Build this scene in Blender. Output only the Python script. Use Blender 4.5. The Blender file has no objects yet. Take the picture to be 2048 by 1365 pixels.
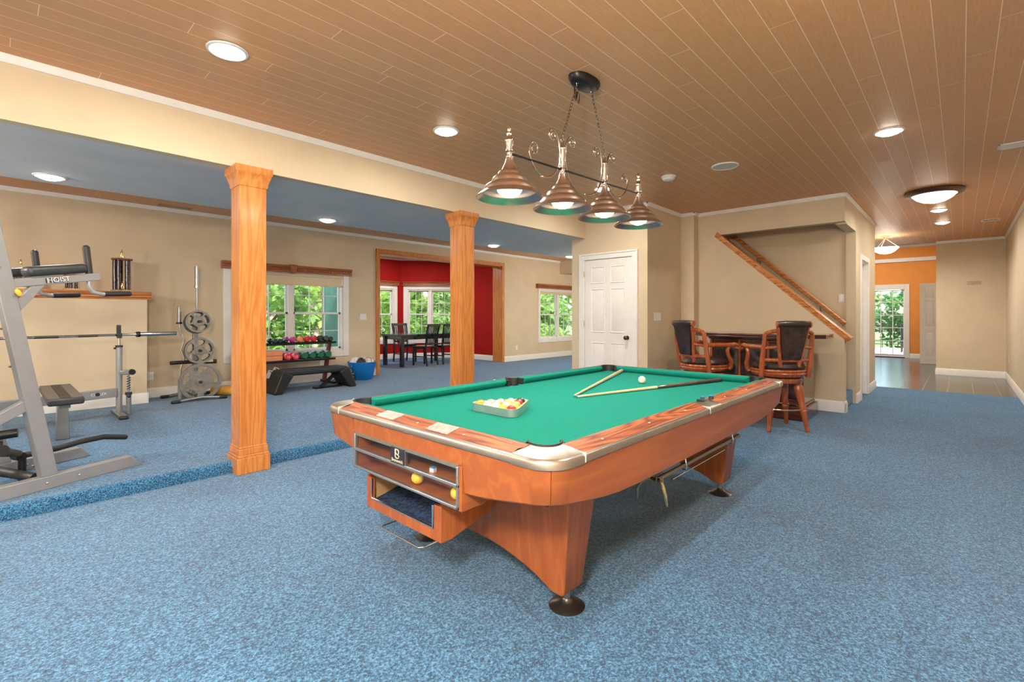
import bpy, bmesh, math, random
from mathutils import Vector, Matrix
random.seed(7)
PI = math.pi
S = bpy.context.scene
C = S.collection

# ------------------------------------------------------------------ camera, sky, sun, exposure
cam_d = bpy.data.cameras.new('camera'); cam = bpy.data.objects.new('camera', cam_d); C.objects.link(cam)
cam_d.sensor_width = 36.0; cam_d.lens = 961.4 / 2048 * 36.0
cam_d.shift_y = -(682.5 - 632.0) / 2048
cam_d.clip_start = 0.05; cam_d.clip_end = 300
cam.location = (0, 0, 1.28)
cam.rotation_euler = (PI / 2, 0, 0.7515 - PI / 2)
S.camera = cam
S.view_settings.view_transform = 'Standard'; S.view_settings.look = 'None'
S.view_settings.gamma = 1.0; S.view_settings.use_curve_mapping = False
S.view_settings.exposure = 0.34
S.cycles.use_denoising = True
try: S.cycles.denoiser = 'OPENIMAGEDENOISE'
except Exception: pass
S.cycles.max_bounces = 10; S.cycles.diffuse_bounces = 5; S.cycles.glossy_bounces = 4
S.cycles.transparent_max_bounces = 12; S.cycles.sample_clamp_indirect = 6.0
S.cycles.caustics_reflective = False; S.cycles.caustics_refractive = False

W = bpy.data.worlds.new('world'); S.world = W; W.use_nodes = True
wn = W.node_tree.nodes; wl = W.node_tree.links
sky = wn.new('ShaderNodeTexSky'); sky.sky_type = 'NISHITA'; sky.sun_disc = False
sky.sun_elevation = math.radians(55); sky.sun_rotation = math.radians(200); sky.air_density = 1.0; sky.dust_density = 3.0
wl.new(sky.outputs[0], wn['Background'].inputs[0]); wn['Background'].inputs[1].default_value = 1.0

def light(name, kind, loc, energy, color=(1, 1, 1), size=0.2, rot=(0, 0, 0), shape='DISK', spot=None, size_y=None):
    d = bpy.data.lights.new(name, kind); o = bpy.data.objects.new(name, d); C.objects.link(o)
    o.location = loc; o.rotation_euler = rot; d.energy = energy; d.color = color
    if kind == 'AREA':
        d.shape = shape; d.size = size
        if size_y: d.size_y = size_y
        if spot: d.spread = spot
    elif kind == 'SUN': d.angle = size
    elif kind == 'SPOT': d.spot_size = spot; d.spot_blend = 0.6; d.shadow_soft_size = size
    elif kind == 'POINT': d.shadow_soft_size = size
    return o
light('sun', 'SUN', (10, 20, 20), 6.5, (1, .95, .86), math.radians(0.8), rot=(math.radians(38), math.radians(-22), 0))
DOWN = 20.0      # W of one recessed lamp
WARM = (1.0, 0.945, 0.87)

# ------------------------------------------------------------------ materials
MATS = {}
def node_mat(name):
    m = bpy.data.materials.new(name); m.use_nodes = True
    nt = m.node_tree; return m, nt, nt.nodes['Principled BSDF']
def coords(nt, scale=(1, 1, 1), kind='Object'):
    tc = nt.nodes.new('ShaderNodeTexCoord'); mp = nt.nodes.new('ShaderNodeMapping')
    mp.inputs['Scale'].default_value = scale; nt.links.new(tc.outputs[kind], mp.inputs['Vector']); return mp.outputs[0]
def ramp(nt, fac, stops):
    r = nt.nodes.new('ShaderNodeValToRGB'); e = r.color_ramp.elements
    e[0].position, e[0].color = stops[0][0], (*stops[0][1], 1); e[1].position, e[1].color = stops[-1][0], (*stops[-1][1], 1)
    for p, c in stops[1:-1]:
        x = e.new(p); x.color = (*c, 1)
    nt.links.new(fac, r.inputs[0]); return r.outputs[0]
def noise(nt, vec, scale, detail=2, rough=.5):
    n = nt.nodes.new('ShaderNodeTexNoise'); n.inputs['Scale'].default_value = scale; n.inputs['Detail'].default_value = detail
    n.inputs['Roughness'].default_value = rough; nt.links.new(vec, n.inputs['Vector']); return n.outputs['Fac']
def bump(nt, h, b, strength, dist=.002):
    n = nt.nodes.new('ShaderNodeBump'); n.inputs['Strength'].default_value = strength; n.inputs['Distance'].default_value = dist
    nt.links.new(h, n.inputs['Height']); nt.links.new(n.outputs[0], b.inputs['Normal'])
def M(name, col=(.5, .5, .5), rough=.5, metal=0, var=.06, scale=12, bmp=0, coat=0, spec=.5, emit=0, ecol=None):
    if name in MATS: return MATS[name]
    m, nt, b = node_mat(name)
    b.inputs['Roughness'].default_value = rough; b.inputs['Metallic'].default_value = metal
    b.inputs['Coat Weight'].default_value = coat; b.inputs['Specular IOR Level'].default_value = spec
    v = coords(nt); f = noise(nt, v, scale, 3)
    lo = tuple(c * (1 - var) for c in col); hi = tuple(min(1, c * (1 + var)) for c in col)
    nt.links.new(ramp(nt, f, [(.35, lo), (.65, hi)]), b.inputs['Base Color'])
    if bmp: bump(nt, noise(nt, v, scale * 6, 3), b, bmp)
    if emit:
        b.inputs['Emission Color'].default_value = (*(ecol or col), 1); b.inputs['Emission Strength'].default_value = emit
    MATS[name] = m; return m
def wood(name, c1, c2, axis='Z', rings=14, rough=.35, coat=.3, dark=None):
    if name in MATS: return MATS[name]
    m, nt, b = node_mat(name)
    st = {'X': (.16, 2.2, 2.2), 'Y': (2.2, .16, 2.2), 'Z': (2.2, 2.2, .16)}[axis]
    v = coords(nt, st)
    n1 = noise(nt, v, 2.2, 3, .55)
    mu = nt.nodes.new('ShaderNodeMath'); mu.operation = 'MULTIPLY'; mu.inputs[1].default_value = rings; nt.links.new(n1, mu.inputs[0])
    fr = nt.nodes.new('ShaderNodeMath'); fr.operation = 'PINGPONG'; fr.inputs[1].default_value = .5; nt.links.new(mu.outputs[0], fr.inputs[0])
    v2 = coords(nt, tuple(s * (30 if s > 1 else 14) for s in st)); n2 = noise(nt, v2, 3, 2)
    ad = nt.nodes.new('ShaderNodeMath'); ad.operation = 'MULTIPLY_ADD'; ad.inputs[1].default_value = .5
    nt.links.new(n2, ad.inputs[0]); nt.links.new(fr.outputs[0], ad.inputs[2])
    col = ramp(nt, ad.outputs[0], [(.2, dark or c2), (.42, c2), (.8, c1)])
    nt.links.new(col, b.inputs['Base Color']); b.inputs['Roughness'].default_value = rough; b.inputs['Coat Weight'].default_value = coat
    b.inputs['Coat Roughness'].default_value = .15
    MATS[name] = m; return m
def carpet(name, c):
    m, nt, b = node_mat(name); v = coords(nt)
    n = noise(nt, v, 105, 3, .8); big = noise(nt, v, 1.3, 3, .6); mid = noise(nt, v, 28, 2, .6)
    col = ramp(nt, n, [(.36, tuple(x * .22 for x in c)), (.5, c), (.63, tuple(min(1, x * 1.6 + q) for x, q in zip(c, (.065, .125, .15))))])
    mx = nt.nodes.new('ShaderNodeMix'); mx.data_type = 'RGBA'; mx.blend_type = 'MULTIPLY'; mx.inputs[0].default_value = 1
    nt.links.new(col, mx.inputs[6])
    ad = nt.nodes.new('ShaderNodeMath'); ad.operation = 'ADD'; nt.links.new(big, ad.inputs[0]); nt.links.new(mid, ad.inputs[1])
    nt.links.new(ramp(nt, ad.outputs[0], [(.75, (.82, .82, .84)), (1.25, (1.08, 1.08, 1.06))]), mx.inputs[7])
    nt.links.new(mx.outputs[2], b.inputs['Base Color']); b.inputs['Roughness'].default_value = .95
    b.inputs['Specular IOR Level'].default_value = .1; b.inputs['Sheen Weight'].default_value = .25
    bump(nt, n, b, .7, .006); MATS[name] = m; return m
def planks():
    m, nt, b = node_mat('ceiling planks'); N = nt.nodes; L = nt.links
    tc = N.new('ShaderNodeTexCoord'); sp = N.new('ShaderNodeSeparateXYZ'); L.new(tc.outputs['Object'], sp.inputs[0])
    def mth(op, a, b_=None, c=None):
        n = N.new('ShaderNodeMath'); n.operation = op
        for i, q in enumerate((a, b_, c)):
            if q is None: continue
            if isinstance(q, (int, float)): n.inputs[i].default_value = q
            else: L.new(q, n.inputs[i])
        return n.outputs[0]
    u = mth('DIVIDE', mth('SUBTRACT', sp.outputs['Y'], .114), .1356)
    row = mth('FLOOR', u); fy = mth('FRACT', u)
    wnz = N.new('ShaderNodeTexWhiteNoise'); wnz.noise_dimensions = '1D'; L.new(mth('FLOOR', mth('DIVIDE', row, 3)), wnz.inputs['W'])
    xs = mth('ADD', mth('SUBTRACT', sp.outputs['X'], mth('MULTIPLY', row, .42)), mth('MULTIPLY', wnz.outputs[0], .5))
    ux = mth('DIVIDE', mth('SUBTRACT', xs, .05), 1.9); colx = mth('FLOOR', ux); fx = mth('FRACT', ux)
    ly = mth('MULTIPLY', mth('MINIMUM', fy, mth('SUBTRACT', 1, fy)), .1356)
    lx = mth('MULTIPLY', mth('MINIMUM', fx, mth('SUBTRACT', 1, fx)), 1.9)
    line = mth('LESS_THAN', mth('MINIMUM', ly, lx), .0017)
    w2 = N.new('ShaderNodeTexWhiteNoise'); w2.noise_dimensions = '2D'; cb = N.new('ShaderNodeCombineXYZ')
    L.new(row, cb.inputs[0]); L.new(colx, cb.inputs[1]); L.new(cb.outputs[0], w2.inputs['Vector'])
    mp = N.new('ShaderNodeMapping'); mp.inputs['Scale'].default_value = (3, 26, 1); L.new(tc.outputs['Object'], mp.inputs[0])
    n1 = noise(nt, mp.outputs[0], 3, 4, .6)
    base = ramp(nt, mth('ADD', mth('MULTIPLY', n1, .8), mth('MULTIPLY', w2.outputs[0], .2)),
                [(.3, (.61, .305, .145)), (.75, (.72, .37, .18))])
    mx = N.new('ShaderNodeMix'); mx.data_type = 'RGBA'; L.new(line, mx.inputs[0]); L.new(base, mx.inputs[6])
    mx.inputs[7].default_value = (.98, .76, .54, 1)
    L.new(mx.outputs[2], b.inputs['Base Color'])
    L.new(mth('ADD', .36, mth('MULTIPLY', w2.outputs[0], .12)), b.inputs['Roughness']); b.inputs['Specular IOR Level'].default_value = .35
    bump(nt, mth('MULTIPLY', line, -1), b, .25, .002)
    return m
def tiles():
    m, nt, b = node_mat('slate floor tiles'); v = coords(nt)
    br = nt.nodes.new('ShaderNodeTexBrick'); br.offset = 0; br.inputs['Scale'].default_value = 1
    br.inputs['Brick Width'].default_value = .64; br.inputs['Row Height'].default_value = .32; br.inputs['Mortar Size'].default_value = .004
    br.inputs['Color1'].default_value = (.062, .068, .070, 1); br.inputs['Color2'].default_value = (.082, .088, .088, 1); br.inputs['Mortar'].default_value = (.30, .26, .22, 1)
    mp = nt.nodes.new('ShaderNodeMapping'); mp.inputs['Location'].default_value = (0, -.02, 0); nt.links.new(v, mp.inputs[0]); nt.links.new(mp.outputs[0], br.inputs['Vector'])
    nt.links.new(br.outputs['Color'], b.inputs['Base Color']); b.inputs['Roughness'].default_value = .2
    bump(nt, noise(nt, v, 9, 4), b, .15, .004); return m
def glass_mat():
    m = bpy.data.materials.new('window glass'); m.use_nodes = True; nt = m.node_tree; nt.nodes.clear()
    o = nt.nodes.new('ShaderNodeOutputMaterial'); t = nt.nodes.new('ShaderNodeBsdfTransparent'); g = nt.nodes.new('ShaderNodeBsdfGlossy')
    g.inputs['Roughness'].default_value = .02; t.inputs[0].default_value = (.96, .98, .97, 1)
    f = nt.nodes.new('ShaderNodeLayerWeight'); f.inputs[0].default_value = .5; x = nt.nodes.new('ShaderNodeMixShader')
    p = nt.nodes.new('ShaderNodeMath'); p.operation = 'POWER'; p.inputs[1].default_value = 5; nt.links.new(f.outputs['Facing'], p.inputs[0])
    q = nt.nodes.new('ShaderNodeMath'); q.operation = 'MULTIPLY_ADD'; q.inputs[1].default_value = .7; q.inputs[2].default_value = .025; nt.links.new(p.outputs[0], q.inputs[0])
    nt.links.new(q.outputs[0], x.inputs[0]); nt.links.new(t.outputs[0], x.inputs[1]); nt.links.new(g.outputs[0], x.inputs[2])
    nt.links.new(x.outputs[0], o.inputs[0]); return m
def leaf_mat(name, c1, c2):
    m, nt, b = node_mat(name); v = coords(nt); f = noise(nt, v, 1.4, 4, .7)
    nt.links.new(ramp(nt, f, [(.3, c1), (.68, c2)]), b.inputs['Base Color']); b.inputs['Roughness'].default_value = .6
    t = nt.nodes.new('ShaderNodeBsdfTranslucent'); nt.links.new(ramp(nt, f, [(.3, tuple(x * 1.3 for x in c1)), (.68, tuple(min(1, x * 1.4) for x in c2))]), t.inputs[0])
    x = nt.nodes.new('ShaderNodeMixShader'); x.inputs[0].default_value = .5
    nt.links.new(b.outputs[0], x.inputs[1]); nt.links.new(t.outputs[0], x.inputs[2]); nt.links.new(x.outputs[0], nt.nodes['Material Output'].inputs[0]); return m

TAN = M('tan wall paint', (.64, .525, .36), .75, var=.03, scale=3, bmp=.12)
RED = M('red wall paint', (.36, .010, .008), .7, var=.06, scale=3, bmp=.1, spec=.15)
ORANGE = M('orange wall paint', (.80, .30, .055), .7, var=.04, scale=3)
GREY = M('grey ceiling paint', (.60, .60, .60), .85, var=.03, scale=3)
WHITE = M('white trim paint', (.82, .79, .75), .4, var=.02)
PLANK = planks(); TILE = tiles(); GLASS = glass_mat()
CARPET = carpet('blue carpet', (.025, .110, .232))
OAK = wood('honey oak', (.64, .26, .062), (.54, .19, .038), 'Z', 13, dark=(.46, .14, .025))
OAKX = wood('honey oak lengthwise', (.60, .235, .065), (.48, .155, .035), 'X', 12, dark=(.30, .085, .02))
OAKY = wood('honey oak crosswise', (.72, .32, .10), (.60, .22, .055), 'Y', 12, dark=(.30, .085, .02))
CORN = wood('brown oak cornice', (.40, .14, .05), (.30, .09, .03), 'X', 12)
CHERRY = wood('cherry apron', (.39, .112, .024), (.31, .082, .017), 'X', 6, rough=.4, coat=.1)
CHERRYZ = wood('cherry leg', (.40, .115, .027), (.31, .080, .018), 'Z', 7, rough=.4, coat=.1)
ROSE = wood('rosewood rail', (.44, .13, .035), (.23, .05, .013), 'X', 22, rough=.5, coat=0, dark=(.07, .018, .006))
ROSEY = wood('rosewood rail crosswise', (.44, .13, .035), (.23, .05, .013), 'Y', 22, rough=.5, coat=0, dark=(.07, .018, .006))
FELT = M('green billiard cloth', (.005, .20, .150), .95, var=.06, scale=60, bmp=.25, spec=.15)
PEWTER = M('brushed pewter', (.44, .395, .34), .36, 1, var=.05)
CHROME = M('chrome', (.75, .75, .76), .12, 1, var=.01)
STEELG = M('silver grey powder coat', (.31, .32, .33), .38, .35, var=.03)
STEEL = M('satin steel', (.33, .34, .345), .33, .75, var=.04)
BLACK = M('black rubber', (.016, .017, .018), .5, var=.15)
BLACKM = M('black metal', (.012, .012, .014), .35, .3, var=.1)
BLACKW = M('black stained wood', (.010, .013, .012), .25, var=.1, coat=.4)
VINYL = M('grey black vinyl', (.028, .034, .038), .42, var=.1, scale=30)
LEATHER = M('dark brown leather', (.028, .013, .010), .36, var=.6, scale=18, bmp=.5, coat=.15)
BARW = wood('dark bar wood', (.15, .035, .012), (.08, .018, .007), 'Y', 9, rough=.2, coat=.6)
BARTOP = wood('bar top wood', (.10, .028, .015), (.05, .014, .009), 'Y', 9, rough=.12, coat=.8)
STOOLW = wood('stool wood', (.42, .115, .028), (.30, .068, .016), 'Z', 10, rough=.2, coat=.6)
BRONZE = M('antique bronze nickel', (.60, .47, .40), .30, 1, var=.12, scale=6)
NICKEL = M('polished nickel', (.55, .49, .43), .18, 1, var=.05)
IVORY = M('ivory', (.85, .78, .60), .15, var=.02, coat=.5)
PLASTICW = M('white plastic', (.80, .78, .74), .4, var=.01)
BLIND = M('cream roller blind', (.72, .60, .40), .8, var=.04, scale=30)
LAMPG = M('lit lens', (1, .95, .85), .3, emit=26, ecol=(1, .90, .74))
BOWLG = M('lit glass bowl', (1, .93, .82), .3, emit=7, ecol=(1, .90, .74))

# ------------------------------------------------------------------ mesh helpers
class MB:
    def __init__(s): s.v = []; s.f = []; s.mi = []; s.cur = 0
    def add(s, vs, fs):
        b = len(s.v); s.v += [tuple(p) for p in vs]
        for f in fs: s.f.append(tuple(b + i for i in f)); s.mi.append(s.cur)
        return s
    def box(s, x0, x1, y0, y1, z0, z1, m=None):
        vs = [Vector((x, y, z)) for z in (z0, z1) for y in (y0, y1) for x in (x0, x1)]
        if m is not None: vs = [m @ v for v in vs]
        return s.add(vs, [(0, 2, 3, 1), (4, 5, 7, 6), (0, 1, 5, 4), (2, 6, 7, 3), (0, 4, 6, 2), (1, 3, 7, 5)])
    def prism(s, poly, axis, a, b):
        n = len(poly)
        def P(p, t): return {'z': (p[0], p[1], t), 'x': (t, p[0], p[1]), 'y': (p[0], t, p[1])}[axis]
        return s.add([P(p, a) for p in poly] + [P(p, b) for p in poly],
                     [tuple(range(n))[::-1], tuple(range(n, 2 * n))] + [(i, (i + 1) % n, n + (i + 1) % n, n + i) for i in range(n)])
    def tube(s, pts, r, n=8, closed=False, flat=None):
        pts = [Vector(p) for p in pts]; m = len(pts); rs = r if isinstance(r, (list, tuple)) else [r] * m
        vs = []; up = None
        for i, p in enumerate(pts):
            a = pts[(i - 1) % m] if (closed or i) else p; b = pts[(i + 1) % m] if (closed or i < m - 1) else p
            t = (b - a).normalized()
            if up is None: up = Vector((0, 0, 1)) if abs(t.z) < .9 else Vector((1, 0, 0))
            x = t.cross(up)
            if x.length < 1e-4: x = t.cross(Vector((0, 1, 0)))
            x.normalize(); y = x.cross(t).normalized(); up = y
            for k in range(n):
                g = 2 * PI * k / n; vs.append(p + (x * math.cos(g) + y * math.sin(g) * (flat or 1)) * rs[i])
        fs = []
        for i in range(m if closed else m - 1):
            for k in range(n): fs.append((i * n + k, i * n + (k + 1) % n, ((i + 1) % m) * n + (k + 1) % n, ((i + 1) % m) * n + k))
        if not closed: fs += [tuple(range(n))[::-1], tuple(range((m - 1) * n, m * n))]
        return s.add(vs, fs)
    def lathe(s, prof, c=(0, 0, 0), n=24, m=None, closed=False):
        vs = []; fs = []
        for r, z in prof:
            for k in range(n):
                g = 2 * PI * k / n; p = Vector((max(r, 1e-4) * math.cos(g), max(r, 1e-4) * math.sin(g), z))
                if m is not None: p = m @ p
                vs.append(p + Vector(c))
        for i in range(len(prof) - 1):
            for k in range(n): fs.append((i * n + k, i * n + (k + 1) % n, (i + 1) * n + (k + 1) % n, (i + 1) * n + k))
        if closed:
            q = (len(prof) - 1) * n
            for k in range(n): fs.append((q + k, q + (k + 1) % n, (k + 1) % n, k))
            return s.add(vs, fs)
        if prof[0][0] > 1e-3: fs.append(tuple(range(n))[::-1])
        if prof[-1][0] > 1e-3: fs.append(tuple(range((len(prof) - 1) * n, len(prof) * n)))
        return s.add(vs, fs)
    def sphere(s, c, r, n=16, sz=1):
        return s.lathe([(r * math.sin(PI * i / (n // 2)), -r * sz * math.cos(PI * i / (n // 2))) for i in range(n // 2 + 1)], c, n)
    def cyl(s, a, b, r, n=16): return s.tube([a, b], r, n)
    def build(s, name, mat, parent=None, bevel=0, local=False, seg=2):
        me = bpy.data.meshes.new(name)
        vs = s.v
        if not local:
            if parent is not None:
                q = parent; off = Vector((0, 0, 0))
                while q is not None: off += q.location; q = q.parent
            else:
                xs = [p[0] for p in vs]; ys = [p[1] for p in vs]; zs = [p[2] for p in vs]
                off = Vector(((min(xs) + max(xs)) / 2, (min(ys) + max(ys)) / 2, min(zs)))
            vs = [(p[0] - off.x, p[1] - off.y, p[2] - off.z) for p in vs]
        me.from_pydata(vs, [], s.f)
        mats = mat if isinstance(mat, (list, tuple)) else [mat]
        for x in mats: me.materials.append(x)
        bm = bmesh.new(); bm.from_mesh(me); bmesh.ops.recalc_face_normals(bm, faces=bm.faces[:]); bm.to_mesh(me); bm.free()
        for p, i in zip(me.polygons, s.mi): p.material_index = i; p.use_smooth = True
        me.set_sharp_from_angle(angle=math.radians(38))
        o = bpy.data.objects.new(name, me); C.objects.link(o)
        if parent is not None: o.parent = parent
        elif not local: o.location = off
        if bevel:
            b = o.modifiers.new('bevel', 'BEVEL'); b.width = bevel; b.segments = seg; b.limit_method = 'ANGLE'; b.angle_limit = math.radians(40)
        return o
def tag(o, label=None, cat=None, group=None, kind=None):
    if label: o['label'] = label
    if cat: o['category'] = cat
    if group: o['group'] = group
    if kind: o['kind'] = kind
    return o
def thing(name, label, cat, loc=(0, 0, 0), rz=0, group=None, kind=None):
    o = bpy.data.objects.new(name, None); C.objects.link(o); o.location = loc; o.rotation_euler = (0, 0, rz); o.empty_display_size = .1
    return tag(o, label, cat, group, kind)
def copy_tree(o, parent=None):
    c = o.copy(); C.objects.link(c)
    if parent is not None: c.parent = parent
    for ch in list(o.children): copy_tree(ch, c)
    return c
def struct(name, mb, mat, parent=None, bevel=0, local=False):
    o = mb.build(name, mat, parent, bevel, local)
    if parent is None: o['kind'] = 'structure'
    return o
def box(*a): return MB().box(*a)
def text_mesh(name, body, size, mat, parent, mtx, ext=.0008):
    cu = bpy.data.curves.new(name, 'FONT'); cu.body = body; cu.size = size; cu.extrude = ext; cu.align_x = 'CENTER'; cu.align_y = 'CENTER'
    t = bpy.data.objects.new(name, cu); me = bpy.data.meshes.new_from_object(t); bpy.data.objects.remove(t)
    o = bpy.data.objects.new(name, me); me.materials.clear(); me.materials.append(mat); C.objects.link(o); o.parent = parent; o.matrix_local = mtx
    return o

def holed_wall(axis, c0, c1, a0, a1, z0, z1, holes):
    """wall slab: axis 'x' runs along X between y=c0..c1; 'y' runs along Y between x=c0..c1"""
    mb = MB()
    def put(p, q, zz0, zz1):
        if q - p < 1e-5 or zz1 - zz0 < 1e-5: return
        if axis == 'x': mb.box(p, q, c0, c1, zz0, zz1)
        else: mb.box(c0, c1, p, q, zz0, zz1)
    cur = a0
    for h0, h1, hz0, hz1 in sorted(holes):
        put(cur, h0, z0, z1); put(h0, h1, z0, hz0); put(h0, h1, hz1, z1); cur = h1
    put(cur, a1, z0, z1); return mb

ZC, SF, YB = 2.90, .095, 8.56
# ------------------------------------------------------------------ floors
struct('floor', box(-3.6, 10.88, -.8, 4.34, -.1, 0), CARPET)
struct('floor_tile', box(10.88, 19.0, -.8, 4.3, -.1, 0), TILE)
prof = [(4.335, -.1), (4.335, .02), (4.338, .055), (4.348, .078), (4.366, .091), (4.39, SF), (8.70, SF), (8.70, -.1)]
struct('floor_raised', MB().prism(prof, 'x', -3.6, 12.6), CARPET)
struct('floor_bay', MB().prism([(5.05, 8.70), (9.0, 8.70), (9.0, 10.5), (7.8, 11.6), (6.1, 11.6), (5.05, 10.5)], 'z', -.1, SF), CARPET)
# ------------------------------------------------------------------ ceilings
struct('ceiling', box(-3.6, 14.35, -.8, 4.60, ZC, ZC + .1), PLANK)
struct('ceiling_strip', box(-3.6, 12.6, 6.0, 8.70, 2.87, 2.99), PLANK)
struct('ceiling_soffit', MB().box(-3.6, 12.6, 4.40, 6.12, 2.5, 2.99), GREY)
struct('ceiling_beam', box(-3.6, 6.5, 4.33, 4.42, 2.498, 2.95), TAN)
struct('ceiling_bulkhead', box(11.2, 12.6, 6.12, YB, 2.50, 2.87), TAN)
struct('ceiling_bay', box(5.0, 9.2, 8.66, 11.8, 2.88, 2.98), PLANK)
struct('ceiling_foyer', box(14.35, 19.0, -.8, 4.3, 3.7, 3.8), M('foyer ceiling paint', (.75, .70, .62), .8, var=.02))
struct('trim_foyer_header', MB().box(14.25, 14.35, -.8, 4.3, 2.9, 3.8), TAN)
# ------------------------------------------------------------------ walls
WIN1 = (2.55, 4.47, .63, 2.02); WIN2 = (10.30, 12.0, .62, 2.00)
struct('wall_back', holed_wall('x', YB, YB + .14, -3.6, 12.6, SF - .1, 2.95, [WIN1, (5.24, 8.78, SF - .1, 2.545), WIN2]), TAN)
struct('wall_left', box(-3.74, -3.6, -.8, 8.7, -.1, 2.95), TAN)
struct('wall_right', box(-3.6, 19.0, -.81, -.67, -.1, 2.95), TAN)
struct('wall_end', MB().box(14.0, 18.8, -.67, .40, 0, 3.7), TAN)
struct('wall_end_patch', box(13.998, 14.0, -.31, -.09, 1.93, 2.01), M('darker touch-up paint', (.50, .38, .22), .8, var=.08))
struct('wall_foyer', holed_wall('y', 18.8, 18.95, -.7, 4.3, 0, 3.7, [(1.25, 2.25, 0, 2.09)]), ORANGE)
struct('wall_foyer_side', box(10.66, 18.95, 4.2, 4.3, 0, 3.7), TAN)
# closet block with the six panel door
struct('wall_closet', MB().prism([(6.33, 3.27), (7.45, 3.27), (7.45, 3.06), (7.61, 3.06), (7.73, 3.06), (7.73, 4.59), (6.33, 4.59)], 'z', -.1, ZC), TAN)
struct('wall_closet_side', MB().box(7.73, 12.6, 4.40, 4.59, -.1, 2.95), TAN)
struct('wall_gym_end', box(12.6, 12.74, 4.4, 8.7, -.1, 2.95), TAN)
# stair wall: full height, open triangle above the sloped cap
p0 = (2.72, 2.535); p1 = (1.135, 2.535); p2 = (1.135, .975)
poly = [(3.06, 0), (3.06, ZC), (1.12, ZC), (1.12, 2.53), (2.71, 2.53), (2.71, 2.44), (1.12, .975), (1.12, 0)]
struct('wall_stair', MB().prism(poly, 'x', 7.61, 7.73), TAN)
struct('wall_stair_header', box(7.73, 8.56, 1.12, 1.24, 2.51, ZC), TAN)
struct('wall_stair_far', box(8.56, 8.68, 1.24, 4.4, 0, ZC), TAN)
struct('wall_hall', holed_wall('x', 1.12, 1.24, 8.54, 10.66, 0, ZC, [(8.99, 9.72, 0, 2.14)]), TAN)
struct('wall_hall_return', box(10.54, 10.66, 1.24, 4.3, 0, ZC), TAN)
# half wall under the trophies
struct('wall_half', box(-3.6, 1.39, 8.10, YB, SF - .1, 1.505), TAN)
cap = MB().prism([(8.045, 1.585), (8.045, 1.60), (YB, 1.60), (YB, 1.50), (8.085, 1.50), (8.085, 1.515), (8.070, 1.525), (8.070, 1.55), (8.05, 1.565)], 'x', -3.6, 1.435)
struct('trim_half_wall_cap', cap, OAKX, bevel=.003)
# bay
struct('wall_bay_left', box(5.00, 5.12, 8.70, 10.4, -.1, 2.98), RED)
struct('wall_bay_siding', MB().add([], []).box(4.955, 4.998, 8.70, 10.45, -.2, 3.1), M('green clapboard siding', (.03, .10, .07), .6, var=.15, scale=6, bmp=.3))
struct('wall_bay_right', box(8.90, 9.02, 8.66, 10.45, -.1, 2.98), RED)
struct('wall_bay_back', holed_wall('x', 11.5, 11.62, 6.15, 7.75, -.1, 2.98, [(6.55, 7.50, .62, 2.02)]), RED)
FA = math.atan2(10.45 - 11.5, 8.90 - 7.75); FLn = math.hypot(1.05, 1.15)
def facet(name, x, y, ang, L, win):
    mb = holed_wall('x', 0, .12, 0, L, -.1, 2.98, [win]); o = struct(name, mb, RED, local=True); o.location = (x, y, 0); o.rotation_euler = (0, 0, ang); return o
facet('wall_bay_right_facet', 7.75, 11.5, FA, FLn, (.17, FLn - .13, .62, 2.02))
FB = math.atan2(11.5 - 10.4, 6.15 - 5.05); FLb = math.hypot(1.1, 1.1)
facet('wall_bay_left_facet', 5.05, 10.4, FB, FLb, (.2, FLb - .2, .62, 2.02))
struct('trim_bay_crown', MB().box(5.12, 8.9, 8.66, 8.72, 2.83, 2.88).box(6.15, 7.75, 11.46, 11.5, 2.83, 2.88).box(8.86, 8.9, 8.7, 10.45, 2.83, 2.88)
       .box(0, FLn, -.04, 0, 2.83, 2.88, Matrix.Translation((7.75, 11.5, 0)) @ Matrix.Rotation(FA, 4, 'Z')), WHITE)
# ------------------------------------------------------------------ crown and baseboards
def crown(name, segs, z=ZC):
    mb = MB()
    for (x0, y0, x1, y1, nx, ny) in segs:
        d = Vector((x1 - x0, y1 - y0, 0)).normalized(); t = .028
        a = Vector((x0, y0, 0)) ; b = Vector((x1, y1, 0)); n = Vector((nx, ny, 0))
        pr = [(0, z), (0, z - .05), (.010, z - .05), (t, z - .018), (t, z)]
        vs = [a + n * q + Vector((0, 0, h)) for q, h in pr] + [b + n * q + Vector((0, 0, h)) for q, h in pr]; k = len(pr)
        mb.add(vs, [tuple(range(k)), tuple(range(k, 2 * k))] + [(i, (i + 1) % k, k + (i + 1) % k, k + i) for i in range(k)])
    return struct(name, mb, WHITE)
crown('trim_crown_beam', [(-3.6, 4.33, 6.33, 4.33, 0, -1)])
crown('trim_crown_closet', [(6.33, 4.33, 6.33, 3.242, -1, 0), (6.302, 3.27, 7.45, 3.27, 0, -1), (7.45, 3.27, 7.45, 3.032, -1, 0), (7.422, 3.06, 7.61, 3.06, 0, -1)])
crown('trim_crown_stair', [(7.61, 3.06, 7.61, 1.092, -1, 0), (7.582, 1.12, 10.66, 1.12, 0, -1)])
crown('trim_crown_end', [(14.0, .40, 14.0, -.67, -1, 0), (-3.6, -.67, 14.0, -.67, 0, 1)])
crown('trim_crown_foyer', [(14.24, 4.2, 14.24, .4, -1, 0)])
crown('trim_crown_back', [(-3.6, YB, 12.6, YB, 0, -1)], 2.87)
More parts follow.
